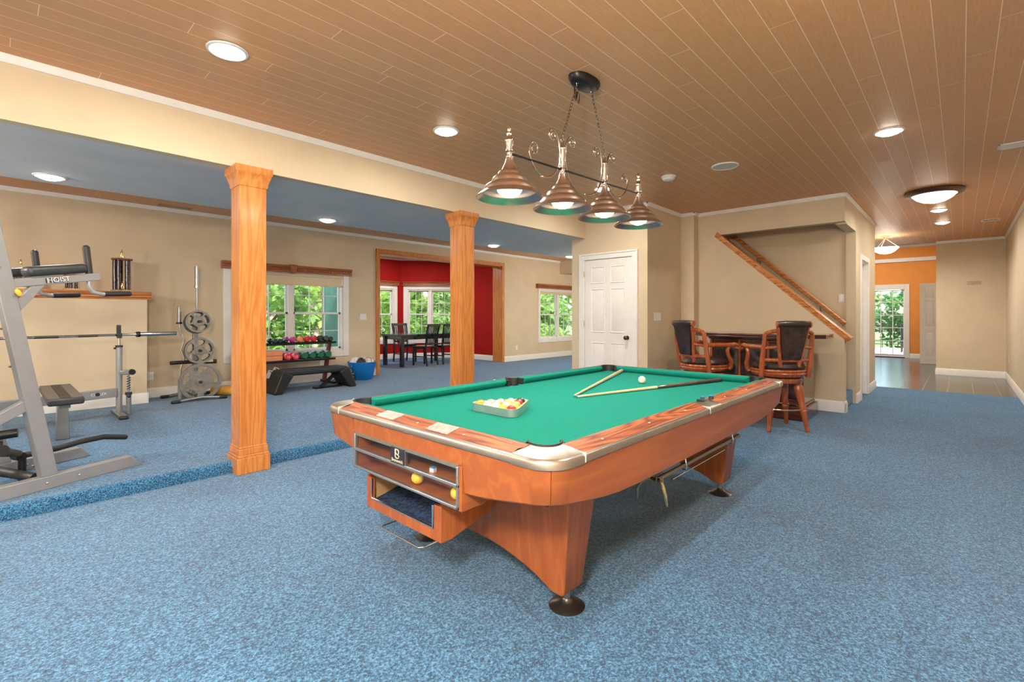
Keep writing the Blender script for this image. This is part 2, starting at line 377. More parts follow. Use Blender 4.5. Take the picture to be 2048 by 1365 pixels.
def base(name, segs, z0=0, h=.14):
    mb = MB()
    for (x0, y0, x1, y1, nx, ny) in segs:
        a = Vector((x0, y0, 0)); b = Vector((x1, y1, 0)); n = Vector((nx, ny, 0))
        pr = [(0, z0), (.016, z0), (.016, z0 + h - .03), (.010, z0 + h - .012), (.006, z0 + h), (0, z0 + h)]
        vs = [a + n * q + Vector((0, 0, g)) for q, g in pr] + [b + n * q + Vector((0, 0, g)) for q, g in pr]; k = len(pr)
        mb.add(vs, [tuple(range(k)), tuple(range(k, 2 * k))] + [(i, (i + 1) % k, k + (i + 1) % k, k + i) for i in range(k)])
    return struct(name, mb, WHITE)
base('baseboard_back', [(1.39, YB, 5.17, YB, 0, -1), (8.84, YB, 12.6, YB, 0, -1)], SF)
base('baseboard_half_wall', [(-3.6, 8.10, 1.406, 8.10, 0, -1), (1.39, 8.084, 1.39, YB, 1, 0)], SF)
base('baseboard_stair', [(7.61, 3.06, 7.61, 1.104, -1, 0), (7.594, 1.12, 7.73, 1.12, 0, -1)], 0, .15)
base('baseboard_closet', [(6.33, 4.59, 6.33, 4.43, -1, 0), (6.33, 3.42, 6.33, 3.254, -1, 0), (6.314, 3.27, 7.45, 3.27, 0, -1), (7.45, 3.27, 7.45, 3.044, -1, 0)])
base('baseboard_hall', [(8.56, 1.12, 8.91, 1.12, 0, -1), (9.80, 1.12, 10.676, 1.12, 0, -1)])
base('baseboard_end', [(14.0, .40, 14.0, -.67, -1, 0), (14.0, .40, 18.8, .40, 0, 1)])
base('baseboard_right', [(-3.6, -.67, 14.0, -.67, 0, 1)])
base('baseboard_foyer', [(18.8, 1.14, 18.8, .4, -1, 0), (18.8, 4.2, 18.8, 2.36, -1, 0)])
base('baseboard_bay', [(8.90, 8.9, 8.90, 10.45, -1, 0), (6.15, 11.5, 7.75, 11.5, 0, -1), (7.75, 11.5, 8.90, 10.45, -.674, -.738), (5.12, 8.7, 5.12, 10.4, 1, 0)], SF)
struct('trim_foyer_band', box(18.76, 18.8, -.6, 4.2, 2.92, 3.03), WHITE)
# ------------------------------------------------------------------ oak casing of the bay opening
cas = MB()
for y0, y1, w in ((8.525, 8.56, 0),):
    cas.box(5.165, 5.245, y0, y1, SF, 2.625).box(8.765, 8.845, y0, y1, SF, 2.625).box(5.165, 8.845, y0 - .004, y1, 2.545, 2.625)
cas.box(5.24, 5.262, 8.56, 8.87, SF, 2.545).box(8.76, 8.782, 8.56, 8.87, SF, 2.545).box(5.24, 8.782, 8.56, 8.87, 2.53, 2.55)
struct('trim_bay_casing', cas, OAK, bevel=.004)
# ------------------------------------------------------------------ windows
def window(name, L, z0, z1, units, loc, rz, casing=.11, depth=.12):
    """local frame: runs along +X from 0 to L, interior side towards -Y, wall face at y=0"""
    t = thing(name, None, None, loc, rz, kind='structure'); c = casing
    t['label'] = {'window_1': 'wide white double-hung window behind the dumbbell rack'}.get(name, 'white-framed double-hung window with garden behind')
    cb = MB().box(-c, 0, -.022, 0, z0 - c, z1 + c).box(L, L + c, -.022, 0, z0 - c, z1 + c).box(0, L, -.022, 0, z0 - c, z0).box(0, L, -.022, 0, z1, z1 + c)
    cb.box(-c, 0.0, -.032, -.022, z0 - c, z1 + c) if False else None
    cb.build('window_casing', WHITE, t, .004, local=True)
    jb = MB().box(0, .03, 0, depth, z0, z1).box(L - .03, L, 0, depth, z0, z1).box(.03, L - .03, 0, depth, z0, z0 + .035).box(.03, L - .03, 0, depth, z1 - .03, z1)
    w = (L - .06 - .09 * (units - 1)) / units
    for k in range(1, units): jb.box(.03 + k * w + (k - 1) * .09, .03 + k * w + k * .09, .02, depth, z0 + .03, z1 - .03)
    jb.build('window_frame', WHITE, t, .003, local=True)
    zm = (z0 + z1) / 2
    for k in range(units):
        a = .03 + k * (w + .09); b = a + w
        for (q0, q1, yy) in ((z0 + .035, zm + .02, .045), (zm - .02, z1 - .03, .075)):
            sb = MB().box(a, a + .035, yy, yy + .03, q0, q1).box(b - .035, b, yy, yy + .03, q0, q1).box(a, b, yy, yy + .03, q0, q0 + .035).box(a, b, yy, yy + .03, q1 - .035, q1)
            so = sb.build('sash', WHITE, t, .002, local=True)
            ga, gb, g0, g1 = a + .035, b - .035, q0 + .035, q1 - .035; mu = MB()
            for j in (1, 2): x = ga + (gb - ga) * j / 3; mu.box(x - .006, x + .006, yy + .006, yy + .024, g0, g1)
            z = (g0 + g1) / 2; mu.box(ga, gb, yy + .007, yy + .023, z - .006, z + .006)
            mu.build('muntin_grid', WHITE, so, 0, local=True)
            MB().box(ga, gb, yy + .013, yy + .016, g0, g1).build('glass_pane', GLASS, so, 0, local=True)
    return t
window('window_1', WIN1[1] - WIN1[0], WIN1[2], WIN1[3], 2, (WIN1[0], YB, 0), 0)
window('window_2', WIN2[1] - WIN2[0], WIN2[2], WIN2[3], 2, (WIN2[0], YB, 0), 0, .09)
window('window_3', .95, .62, 2.02, 1, (6.55, 11.5, 0), 0, .11)
window('window_4', FLn - .30, .62, 2.02, 2, (7.75 + .17 * math.cos(FA), 11.5 + .17 * math.sin(FA), 0), FA, .11)
window('window_5', FLb - .4, .62, 2.02, 2, (5.05 + .2 * math.cos(FB), 10.4 + .2 * math.sin(FB), 0), FB, .11)
def cornice(L, loc, rz, label, h=.125, key=True, mat=CORN):
    t = thing('window_cornice', label, 'window cornice', loc, rz, 'wooden cornices over the windows')
    MB().prism([(0, 0), (-.085, 0), (-.085, .03), (-.075, .036), (-.075, .07), (-.092, .085), (-.10, h - .02), (-.105, h), (0, h)], 'x', 0, L).build('cornice_board', mat, t, .002, local=True)
    d = MB(); n = int(L / .032)
    for i in range(n): d.box(.012 + i * .032, .012 + i * .032 + .018, -.094, -.07, .040, .066)
    d.build('dentil_strip', mat, t, 0, local=True)
    if key: MB().prism([(L / 2 - .06, h + .012), (L / 2 + .06, h + .012), (L / 2 + .035, -.012), (L / 2 - .035, -.012)], 'y', -.115, -.02).build('keystone', mat, t, .006, local=True)
    return t
cornice(2.20, (2.41, YB, 2.03), 0, 'long carved wooden cornice with keystone over the dumbbell window')
cornice(1.95, (10.12, YB, 2.04), 0, 'plain dark wooden cornice over the window right of the red bay', key=False)
cornice(1.20, (6.43, 11.5, 2.12), 0, 'wooden cornice over the left window inside the red bay', key=False, h=.11)
cornice(FLn - .08, (7.75 + .05 * math.cos(FA), 11.5 + .05 * math.sin(FA), 2.12), FA, 'wooden cornice over the right window inside the red bay', key=False, h=.11)
def blind(L, loc, rz, label, drop):
    t = thing('roller_blind', label, 'blind', loc, rz, 'roller blinds in the windows')
    MB().box(0, L, -.012, -.009, -drop, .0).build('blind_fabric', BLIND, t, local=True)
    MB().box(0, L, -.018, -.004, -drop - .03, -drop).build('bottom_rail', M('cream blind rail', (.75, .58, .32), .5), t, .003, local=True)
    MB().cyl((0, -.02, -.02), (L, -.02, -.02), .02).build('roller', BLIND, t, local=True)
blind(WIN1[1] - WIN1[0] - .01, (WIN1[0] + .005, YB + .018, 2.015), 0, 'cream roller blind part lowered in the dumbbell window', .17)
blind(WIN2[1] - WIN2[0] - .07, (WIN2[0] + .035, YB + .03, 1.97), 0, 'cream roller blind almost rolled up in window right of the bay', .05)
# ------------------------------------------------------------------ doors
def panel_door(parent, w, h, y, mat=WHITE, cols=2):
    """leaf in local frame x 0..w, z 0..h, front face at y (towards -Y)"""
    MB().box(0, w, y, y + .035, 0.012, h).build('door_leaf', mat, parent, .002, local=True)
    st = .115; mid = .10; pw = (w - 2 * st - mid * (cols - 1)) / cols
    rows = [(.22, .84), (1.02, 1.66), (1.77, 2.00)]; k = h / 2.14
    mb = MB()
    for c in range(cols):
        a = st + c * (pw + mid); b = a + pw
        for r0, r1 in rows:
            r0 *= k; r1 *= k; r1 += .03
            for i, (e, yy) in enumerate(((0, .0), (.012, .006), (.03, .002))): pass
            # raised field inside a moulded frame
            mb.add([(a, y - .0005, r0), (b, y - .0005, r0), (b, y - .0005, r1), (a, y - .0005, r1),
                    (a + .008, y - .008, r0 + .008), (b - .008, y - .008, r0 + .008), (b - .008, y - .008, r1 - .008), (a + .008, y - .008, r1 - .008),
                    (a + .02, y + .0005, r0 + .02), (b - .02, y + .0005, r0 + .02), (b - .02, y + .0005, r1 - .02), (a + .02, y + .0005, r1 - .02),
                    (a + .045, y - .008, r0 + .045), (b - .045, y - .008, r0 + .045), (b - .045, y - .008, r1 - .045), (a + .045, y - .008, r1 - .045)],
                   [(0, 1, 5, 4), (1, 2, 6, 5), (2, 3, 7, 6), (3, 0, 4, 7), (4, 5, 9, 8), (5, 6, 10, 9), (6, 7, 11, 10), (7, 4, 8, 11),
                    (8, 9, 13, 12), (9, 10, 14, 13), (10, 11, 15, 14), (11, 8, 12, 15), (12, 13, 14, 15)])
    mb.build('door_panels', mat, parent, 0, local=True)
# white closet door on X=6.33, faces -X ; local +X -> world -Y
d1 = thing('door_1', 'white six-panel closet door with dark round knob', None, (6.33, 4.33, 0), -PI / 2, kind='structure')
panel_door(d1, .82, 2.145, -.012)
MB().box(-.10, -.004, -.03, 0, 0, 2.245).box(.824, .92, -.03, 0, 0, 2.245).box(-.004, .824, -.03, 0, 2.15, 2.245).box(-.10, -.075, -.04, -.03, 0, 2.245).box(.895, .92, -.04, -.03, 0, 2.245).box(-.075, .895, -.04, -.03, 2.22, 2.245).build('door_casing', WHITE, d1, .004, local=True)
Rx = Matrix.Rotation(PI / 2, 4, 'X')
MB().lathe([(.0, 0), (.031, 0), (.031, .006), (.012, .012), (.011, .03), (.022, .036), (.030, .05), (.029, .062), (.018, .072), (0, .074)], (.745, -.012, .957), 20, Rx).build('door_knob', M('dark bronze knob', (.09, .055, .03), .2, .9), d1, local=True)
for z in (.25, 1.16, 1.93):
    MB().cyl((-.002, -.034, z - .045), (-.002, -.034, z + .045), .008).build('hinge', M('brass hinge', (.62, .52, .36), .3, .7), d1, local=True)
d2 = thing('door_2', 'white door in the hallway side wall', None, (9.72, 1.24, 0), PI, kind='structure')
d2.rotation_euler = (0, 0, 0); d2.location = (8.99, 1.12, 0)
panel_door(d2, .71, 2.12, .085)
MB().box(-.075, 0, -.02, 0, 0, 2.215).box(.73, .805, -.02, 0, 0, 2.215).box(0, .73, -.02, 0, 2.14, 2.215).box(0, .012, 0, .12, 0, 2.14).box(.718, .73, 0, .12, 0, 2.14).box(.012, .718, 0, .12, 2.128, 2.14).build('door_casing', WHITE, d2, .003, local=True)
d3 = thing('door_3', 'narrow white panelled door standing beside the tan end wall', None, (16.7, .80, 0), -PI / 2, kind='structure')
panel_door(d3, .40, 2.135, 0, cols=1)
# glazed patio door (X=18.8, faces -X)
d4 = thing('door_4', 'glazed patio door with white muntins in the orange wall', None, (18.8, 2.25, 0), -PI / 2, kind='structure')
MB().box(-.11, 0, -.03, 0, 0, 2.24).box(1.0, 1.11, -.03, 0, 0, 2.24).box(0, 1.0, -.03, 0, 2.09, 2.24).box(0, .02, 0, .15, 0, 2.09).box(.98, 1.0, 0, .15, 0, 2.09).build('door_casing', WHITE, d4, .004, local=True)
fr = MB().box(.02, .08, .06, .10, .03, 2.07).box(.96, .98, .06, .10, .03, 2.07).box(.08, .96, .06, .10, .03, .10).box(.08, .96, .06, .10, 2.045, 2.07)
fr.build('door_frame', WHITE, d4, .003, local=True)
mu = MB()
for x in (.41, .705): mu.box(x - .011, x + .011, .07, .09, .10, 2.05)
for z in (.51, .91, 1.30, 1.70): mu.box(.08, .96, .071, .089, z - .011, z + .011)
mu.build('muntin_grid', WHITE, d4, 0, local=True)
MB().box(.08, .96, .079, .082, .10, 2.05).build('glass_pane', GLASS, d4, 0, local=True)
MB().box(0, 1.0, -.01, .15, 0, .022).build('threshold', BLACKM, d4, .003, local=True)
# ------------------------------------------------------------------ stairs
n = 12; st = MB()
for i in range(n):
    y = 1.16 + i * .245; st.box(7.73, 8.56, y, 4.2, i * .20 if i else 0, (i + 1) * .20)
struct('floor_stairs', st, CARPET, bevel=.015)
struct('floor_stair_winder', MB().prism([(7.73, 1.165), (7.80, 1.165), (8.56, 1.40), (8.56, 1.42), (7.73, 1.42)], 'z', .198, .42), CARPET, bevel=.012)
th = math.atan2(2.52 - 1.045, -(2.735 - 1.062)); L = math.hypot(1.475, 1.673)
def sloped(name, y0, z0, y1, z1, prof, mat, parent=None, xc=0):
    a = Vector((0, y0, z0)); b = Vector((0, y1, z1)); t = (b - a).normalized(); nrm = Vector((0, -t.z, t.y))
    if nrm.z < 0: nrm = -nrm
    mb = MB(); k = len(prof)
    vs = [a + Vector((xc + px, 0, 0)) + nrm * pz for px, pz in prof] + [b + Vector((xc + px, 0, 0)) + nrm * pz for px, pz in prof]
    mb.add(vs, [tuple(range(k)), tuple(range(k, 2 * k))] + [(i, (i + 1) % k, k + (i + 1) % k, k + i) for i in range(k)])
    return mb
capp = [(-.088, .048), (-.088, .060), (-.080, .066), (.080, .066), (.088, .060), (.088, .048), (.074, .044), (.074, .018), (.068, .010), (.068, -.01), (-.068, -.01), (-.068, .010), (-.074, .018), (-.074, .044)]
tag(struct('trim_stair_cap', sloped('c', 1.085, .943, 2.80, 2.523, capp, OAKY, xc=7.67), OAKY, bevel=.003), 'sloping honey oak cap on the stair knee wall')
hr = thing('stair_handrail', 'oak handrail on brackets along the far stairwell wall', 'handrail', (8.47, 1.24, 1.15))
sloped('r', 1.245, 1.165, 2.95, 2.76, [(-.025, -.03), (-.03, 0), (-.03, .02), (-.02, .032), (.02, .032), (.03, .02), (.03, 0), (.025, -.03)], OAKY, xc=8.47).build('rail', OAKY, hr, .004)
for y in (1.55, 2.43):
    z = 1.165 + (y - 1.245) * (2.76 - 1.165) / (2.95 - 1.245)
    MB().tube([(8.56, y, z - .12), (8.50, y, z - .11), (8.475, y, z - .075), (8.47, y, z - .03)], .009).cyl((8.56, y, z - .12), (8.55, y, z - .12), .03).build('bracket', CHROME, hr)
# ------------------------------------------------------------------ oak columns
def column(x, y, label):
    t = thing('oak_column', label, 'column', (x, y, 0), 0, 'square oak posts under the beam')
    w = .102
    MB().box(-w, w, -w, w, 0, 2.46).build('shaft', OAK, t, .003, local=True)
    b = MB()
    for r, z0, z1 in ((.126, 0, .13), (.119, .13, .15), (.112, .15, .20), (.107, .20, .215)): b.box(-r, r, -r, r, z0, z1)
    b.build('plinth', OAK, t, .004, local=True)
    c = MB(); pr = [(.106, 2.335), (.112, 2.35), (.112, 2.365), (.122, 2.40), (.135, 2.44), (.142, 2.45), (.142, 2.497)]
    vs = []; 
    for r, z in pr: vs += [(-r, -r, z), (r, -r, z), (r, r, z), (-r, r, z)]
    fs = [(0, 1, 2, 3), tuple(range(len(vs) - 4, len(vs)))]
    for i in range(len(pr) - 1):
        for k in range(4): fs.append((i * 4 + k, i * 4 + (k + 1) % 4, i * 4 + 4 + (k + 1) % 4, i * 4 + 4 + k))
    c.add(vs, fs).build('capital', OAK, t, .001, local=True); return t
column(1.432, 4.345, 'square oak column standing on the step left of the pool table')
column(3.78, 4.345, 'square oak column rising behind the pool table before the red bay')
# ------------------------------------------------------------------ ceiling fixtures
def recessed(x, y, z, label, group, r=.098, energy=None):
    if z < 2.6: energy = 15
    t = thing('recessed_light', label, 'ceiling light', (x, y, z), 0, group)
    MB().lathe([(r, 0), (r + .016, 0), (r + .014, -.006), (r, -.010), (r - .008, -.006), (r - .008, 0)], n=32, closed=True).build('trim_ring', WHITE, t, local=True)
    MB().lathe([(0, -.034), (r * .45, -.030), (r * .75, -.020), (r - .010, -.006), (r - .010, .0)], n=32).build('lens', LAMPG, t, local=True)
    l = light('lamp', 'AREA', (0, 0, -.04), DOWN if energy is None else energy, WARM, size=.15); l.parent = t
    return t
G1 = 'recessed lights in the plank ceiling'; G2 = 'recessed lights in the grey soffit'
recessed(.96, 3.277, ZC, 'large bright recessed ceiling light nearest the upper left, above the beam', G1)
recessed(2.681, 3.296, ZC, 'bright recessed ceiling light left of the billiard lamp', G1)
recessed(5.268, 3.343, ZC, 'recessed ceiling light glowing behind the billiard lamp near the closet', G1)
recessed(5.344, .463, ZC, 'recessed ceiling light nearest the camera before the hallway dome light', G1)
recessed(9.823, .248, ZC, 'small recessed ceiling light just beyond the hallway dome light', G1, energy=11)
recessed(11.178, .236, ZC, 'farthest recessed ceiling light down the hallway', G1, energy=11)
for x, y, w in ((2.68, .463, 'above and beside the camera'), (.2, .463, 'added as fill just over the camera'), (-1.7, .463, 'added as fill behind the camera near the right wall'), (-1.0, 3.28, 'added as fill behind the camera near the beam'), (-2.8, 3.0, 'added as fill in the corner behind the camera'), (-3.1, 1.2, 'added as fill at the rear wall')):  # all but the first are added fill lamps for frontal light
    recessed(x, y, ZC, 'recessed ceiling light outside the view, ' + w, G1)
recessed(.313, 5.822, 2.5, 'recessed light in grey soffit at far left above the weight machine', G2)
recessed(2.863, 5.884, 2.5, 'recessed light in grey soffit between the two oak columns', G2)
recessed(5.859, 5.913, 2.5, 'recessed light in grey soffit just right of the second column', G2)
recessed(8.014, 5.86, 2.5, 'recessed light in grey soffit partly hidden by the closet block', G2)
recessed(-2.2, 5.85, 2.5, 'added recessed fill light in grey soffit, unseen beyond the left edge', G2)  # extra lamp added past the visible soffit row
recessed(16.8, 2.0, 3.7, 'added recessed fill light in the tall foyer ceiling, hidden by the header', G1, energy=60)  # unseen fill, added to brighten the orange wall
recessed(7.0, 10.0, 2.88, 'added recessed fill light, unseen inside the red bay ceiling', G1, energy=45)  # unseen extra lamp, added to light the bay
# dome light
t = thing('dome_light', 'round flush dome light with brown rim on hallway ceiling', 'ceiling light', (8.286, .257, ZC))
MB().lathe([(.30, 0), (.305, -.02), (.29, -.045), (.26, -.058), (.235, -.06), (.22, -.05)], n=40).build('rim', M('brown lamp rim', (.10, .045, .025), .35, .3), t, local=True)
MB().lathe([(0, -.155), (.06, -.152), (.12, -.135), (.18, -.10), (.225, -.055)], n=40).build('glass_bowl', BOWLG, t, local=True)
light('lamp', 'AREA', (0, 0, -.17), 17, WARM, size=.3).parent = t
for dx, dy, e_ in ((-2.5, 1.4, 60), (-1.9, 5.5, 130), (10.2, 5.4, 130)):  # unseen fill domes, added to light the back walls and the room frontally
    ZC_ = ZC if dy < 5 else 2.5
    t = thing('dome_light', {1.4: 'added fill dome, unseen behind the camera near the left wall', 5.5: 'added fill dome on the soffit, unseen left of the view', 5.4: 'added fill dome on the soffit, hidden behind the closet'}[dy], 'ceiling light', (dx, dy, ZC_))
    MB().lathe([(.30, 0), (.305, -.02), (.29, -.045), (.26, -.058), (.235, -.06), (.22, -.05)], n=40).build('rim', M('brown lamp rim', (.10, .045, .025), .35, .3), t, local=True)
    MB().lathe([(0, -.155), (.06, -.152), (.12, -.135), (.18, -.10), (.225, -.055)], n=40).build('glass_bowl', BOWLG, t, local=True)
    light('lamp', 'POINT', (0, 0, -.36), e_, WARM, .15).parent = t
# pendant bowl
def bowl_pendant(x, y, drop, label, lamps):
    t = thing('bowl_pendant', label, 'pendant light', (x, y, ZC), 0, 'bowl pendants'); d = drop - .365
    MB().lathe([(.075, 0), (.075, -.012), (.03, -.02), (.02, -.045), (0, -.05)], n=24).build('canopy', M('brass canopy', (.60, .42, .20), .3, .9), t, local=True)
    if d > 0: MB().cyl((0, 0, -.04), (0, 0, -.05 - d), .008).build('stem', M('brass canopy', (.60, .42, .20), .3, .9), t, local=True)
    for k in range(3):
        a = k * 2 * PI / 3 + .5; MB().cyl((0, 0, -.04 - d), (.215 * math.cos(a), .215 * math.sin(a), -.235 - d), .005).build('rod', M('white rod', (.7, .6, .5), .3, .5), t, local=True)
    MB().lathe([(r, z - d) for r, z in ((0, -.365), (.09, -.35), (.16, -.31), (.21, -.255), (.225, -.235), (.215, -.235), (.15, -.30), (.08, -.34), (0, -.35))], n=36).build('glass_bowl', BOWLG, t, local=True)
    for kind, z, e, sz in lamps:
        l = light('lamp', kind, (0, 0, z), e, WARM, sz); l.parent = t
bowl_pendant(12.35, 1.13, .365, 'white glass bowl pendant hung on three rods in foyer', [('AREA', -.38, 45, .3)])
bowl_pendant(-.45, .10, .70, 'added fill pendant with glass bowl, unseen behind the camera', [('POINT', -.86, 270, .15)])  # unseen fill added in place of a flash, also brightens the near ceiling
# smoke detector, speaker, vents
t = thing('smoke_detector', 'round white smoke detector on the plank ceiling', 'smoke detector', (5.32, 2.483, ZC))
MB().lathe([(.082, 0), (.082, -.012), (.070, -.016), (.070, -.030), (.055, -.045), (0, -.048)], n=32).build('housing', PLASTICW, t, local=True)
MB().lathe([(.072, -.017), (.074, -.022), (.072, -.027)], n=32).build('vent_ring', WHITE, t, local=True)
t = thing('ceiling_speaker', 'flat round white ceiling speaker right of the smoke detector', 'speaker', (5.364, 1.864, ZC))
MB().lathe([(.135, 0), (.135, -.006), (.125, -.010), (.120, -.006), (0, -.008)], n=40).build('grille', M('speaker grille', (.62, .57, .52), .6, bmp=.3, scale=40), t, local=True)
MB().lathe([(.137, 0), (.137, -.008), (.124, -.012), (.124, 0)], n=40).build('bezel', WHITE, t, local=True)
def vent(x, y, z, wx, wy, label, m, horizontal=True):
    t = thing('ceiling_vent', label, 'air vent', (x, y, z), 0, 'air vents in the ceilings')
    MB().box(-wx, wx, -wy, -wy + .02, -.008, 0).box(-wx, wx, wy - .02, wy, -.008, 0).box(-wx, -wx + .02, -wy, wy, -.008, 0).box(wx - .02, wx, -wy, wy, -.008, 0).build('frame', m, t, .002, local=True)
    s = MB(); n = int((2 * wx - .04) / .018) if wx < wy else int((2 * wy - .04) / .018)
    for i in range(n):
        if wx < wy: q = -wx + .02 + (i + .5) * (2 * wx - .04) / n; s.box(q - .002, q + .007, -wy + .02, wy - .02, -.006, -.001)
        else: q = -wy + .02 + (i + .5) * (2 * wy - .04) / n; s.box(-wx + .02, wx - .02, q - .002, q + .007, -.006, -.001)
    s.build('louvre', m, t, local=True)
    MB().box(-wx + .01, wx - .01, -wy + .01, wy - .01, -.001, 0).build('backing', M('dark duct', (.05, .045, .04), .8), t, local=True)
vent(6.57, -.43, ZC, .10, .175, 'white ceiling vent at the right edge near the camera', PLASTICW)
vent(11.45, -.365, ZC, .12, .115, 'small white ceiling vent at the far end of hallway', PLASTICW)
vent(1.768, 8.37, 2.87, .20, .06, 'tan vent in the dark plank strip over the gym wall', M('tan vent', (.42, .27, .17), .5))

# ------------------------------------------------------------------ billiard lamp (along X, hung from two chains)
LX, LY = 2.75, 1.888
bl = thing('billiard_lamp', 'bronze four-shade billiard lamp with scrolls hanging over the pool table', 'billiard lamp', (LX, LY, 1.98))
def lz(x): return 1.955 + .032 * (x - 2.0)
k_ = .955
shade_prof = [(.199, 0), (.201, .003), (.192, .013), (.176, .026), (.160, .036), (.158, .040), (.155, .052), (.146, .067), (.130, .080), (.112, .087), (.110, .091), (.108, .103), (.100, .117), (.086, .128), (.074, .131), (.072, .135), (.069, .147), (.061, .158), (.050, .163), (.046, .170), (.038, .188), (.028, .208), (.023, .235)]
stem_prof = [(.021, .235), (.024, .240), (.024, .246), (.017, .252), (.016, .268), (.020, .274), (.027, .278), (.027, .284), (.022, .288)]
def shade(x, tall):
    z0 = lz(x); pr = [(r * k_, z * k_) for r, z in shade_prof]
    inner = [(max(r - .004, .001), z - .003) for r, z in pr[1:15]][::-1]
    so = MB().lathe([(0.03, pr[14][1] - .004)] + inner + pr, (x, LY, z0), 48).build('lamp_shade', BRONZE, bl)
    top = .42 if tall else .352
    st = stem_prof + [(.023, .30), (.023, top - .02), (.026, top - .016), (.026, top - .008), (.018, top), (.015, top + .012)]
    st += [(.010, top + .03), (0, top + .036)] if tall else [(.013, top + .02), (.015, top + .035), (.009, top + .045), (.012, top + .058), (.009, top + .072), (.004, top + .085), (0, top + .09)]
    MB().lathe([(r * k_, z * k_) for r, z in st], (x, LY, z0), 28).build('stem', NICKEL, bl)
    MB().lathe([(0, .006), (.03, .008), (.06, .026), (.071, .042), (.060, .06), (.03, .085), (.02, .11)], (x, LY, z0 + .0), 28).build('bulb', LAMPG, so).location = so.location * 0
    l = light('lamp', 'SPOT', (x - LX, LY - LY, z0 + .006 - 1.98), 18, WARM, .05, spot=math.radians(135)); l.parent = bl
    if tall:
        ring = [(x + .016 * math.cos(a), LY, z0 + (top + .05) * k_ + .016 * math.sin(a)) for a in [i * PI / 6 for i in range(12)]]
        MB().tube(ring, .0035, 6, True).build('hanging_loop', NICKEL, bl)
for i, x in enumerate((2.0, 2.5, 3.0, 3.5)): shade(x, i in (1, 2))
MB().cyl((2.0, LY, lz(2) + .255), (3.5, LY, lz(3.5) + .255), .0065).build('cross_bar', BLACKM, bl)
def spiral(cx, cz, r0, r1, a0, turns, n=22):
    return [(cx + (r0 + (r1 - r0) * i / n) * math.cos(a0 + turns * 2 * PI * i / n), (r0 + (r1 - r0) * i / n) * math.sin(a0 + turns * 2 * PI * i / n) + cz) for i in range(n + 1)]
def bez(p0, p1, p2, p3, n=14):
    return [tuple((1 - t) ** 3 * a + 3 * (1 - t) ** 2 * t * b + 3 * (1 - t) * t * t * c + t ** 3 * d for a, b, c, d in zip(p0, p1, p2, p3)) for t in [i / n for i in range(n + 1)]]
def scroll(pts, slope=True):
    P = [(x, LY, z + .032 * (x - 2.0) + 1.955) for x, z in pts]
    MB().tube(P, .0055, 8).build('scroll', NICKEL, bl)
# outer scrolls (mirrored about the lamp's middle), centre swag
def outer(sg):
    c = 2.75
    f = lambda p: (c + sg * (p[0] - c), p[1])
    curl = spiral(2.395, .455, .012, .036, PI * 1.2, -1.2)
    a = curl[-1]
    down = bez(a, (a[0] + .055, a[1] + .05), (2.478, .44), (2.470, .33)) 
    sw = bez((2.470, .33), (2.455, .19), (2.33, .15), (2.245, .20)) + bez((2.245, .20), (2.16, .25), (2.15, .36), (2.215, .375))[1:] + spiral(2.215, .335, .040, .012, PI / 2, -1.1)[1:]
    pts = curl + down[1:] + sw[1:]
    scroll([f(p) for p in pts])
    MB().sphere((*[c + sg * (2.29 - c)], LY, 1.955 + .175 + .032 * (c + sg * (2.29 - c) - 2)), .011, 10).build('scroll_knot', NICKEL, bl)
outer(1); outer(-1)
sw = spiral(2.60, .455, .012, .036, -PI * .2, 1.2)
a = sw[-1]
cs = sw + bez(a, (a[0] - .055, a[1] + .05), (2.522, .44), (2.530, .33))[1:] + bez((2.530, .33), (2.545, .17), (2.66, .135), (2.75, .135))[1:]
scroll(cs); scroll([(5.5 - x, z) for x, z in cs])
MB().sphere((2.75, LY, 1.955 + .135 + .024), .011, 10).build('scroll_knot', NICKEL, bl)
# canopy and chains
def oblong(rx, ry, n=40): return [(LX + rx * math.cos(2 * PI * i / n) * (1 if abs(math.cos(2 * PI * i / n)) < 2 else 1), LY + ry * math.sin(2 * PI * i / n)) for i in range(n)]
cv = MB(); prs = [(1.0, 2.9), (1.0, 2.885), (.93, 2.872), (.90, 2.862), (.78, 2.852)]; vs = []; fs = []
for s_, z in prs: vs += [(LX + .145 * s_ * math.copysign(abs(math.cos(a)) ** .8, math.cos(a)), LY + .075 * s_ * math.copysign(abs(math.sin(a)) ** .9, math.sin(a)), z) for a in [2 * PI * i / 40 for i in range(40)]]
for i in range(len(prs) - 1):
    for k in range(40): fs.append((i * 40 + k, i * 40 + (k + 1) % 40, i * 40 + 40 + (k + 1) % 40, i * 40 + 40 + k))
fs += [tuple(range(40)), tuple(range(160, 200))]
cv.add(vs, fs).build('canopy', BLACKM, bl)
def chain(a, b, name='chain'):
    a = Vector(a); b = Vector(b); L = (b - a).length; n = int(L / .026); d = (b - a).normalized()
    x = d.cross(Vector((0, 1, 0))).normalized(); y = d.cross(x); mb = MB()
    for i in range(n):
        c = a + d * (i + .5) * L / n; w = x if i % 2 else y
        pts = [c + d * (.0175 * math.sin(q)) + w * (.0075 * math.cos(q)) for q in [k * 2 * PI / 10 for k in range(10)]]
        mb.tube(pts, .0021, 5, True)
    return mb.build(name, M('dark nickel chain', (.13, .11, .095), .3, .9), bl)
zt = lambda x: lz(x) + (.42 + .066) * k_
chain((2.665, LY, 2.845), (2.5, LY, zt(2.5))); chain((2.835, LY, 2.845), (3.0, LY, zt(3.0)))
mb = MB()
for k in range(5):
    mb.tube([(2.648 + .012 * (k - 2) + .012 * math.cos(q), LY - .01 + .006 * (k % 3), 2.775 + .040 * math.sin(q) - .006 * k) for q in [i * PI / 6 for i in range(12)]], .0022, 5, True)
mb.build('spare_chain', M('dark nickel chain', (.13, .11, .095), .3, .9), bl)
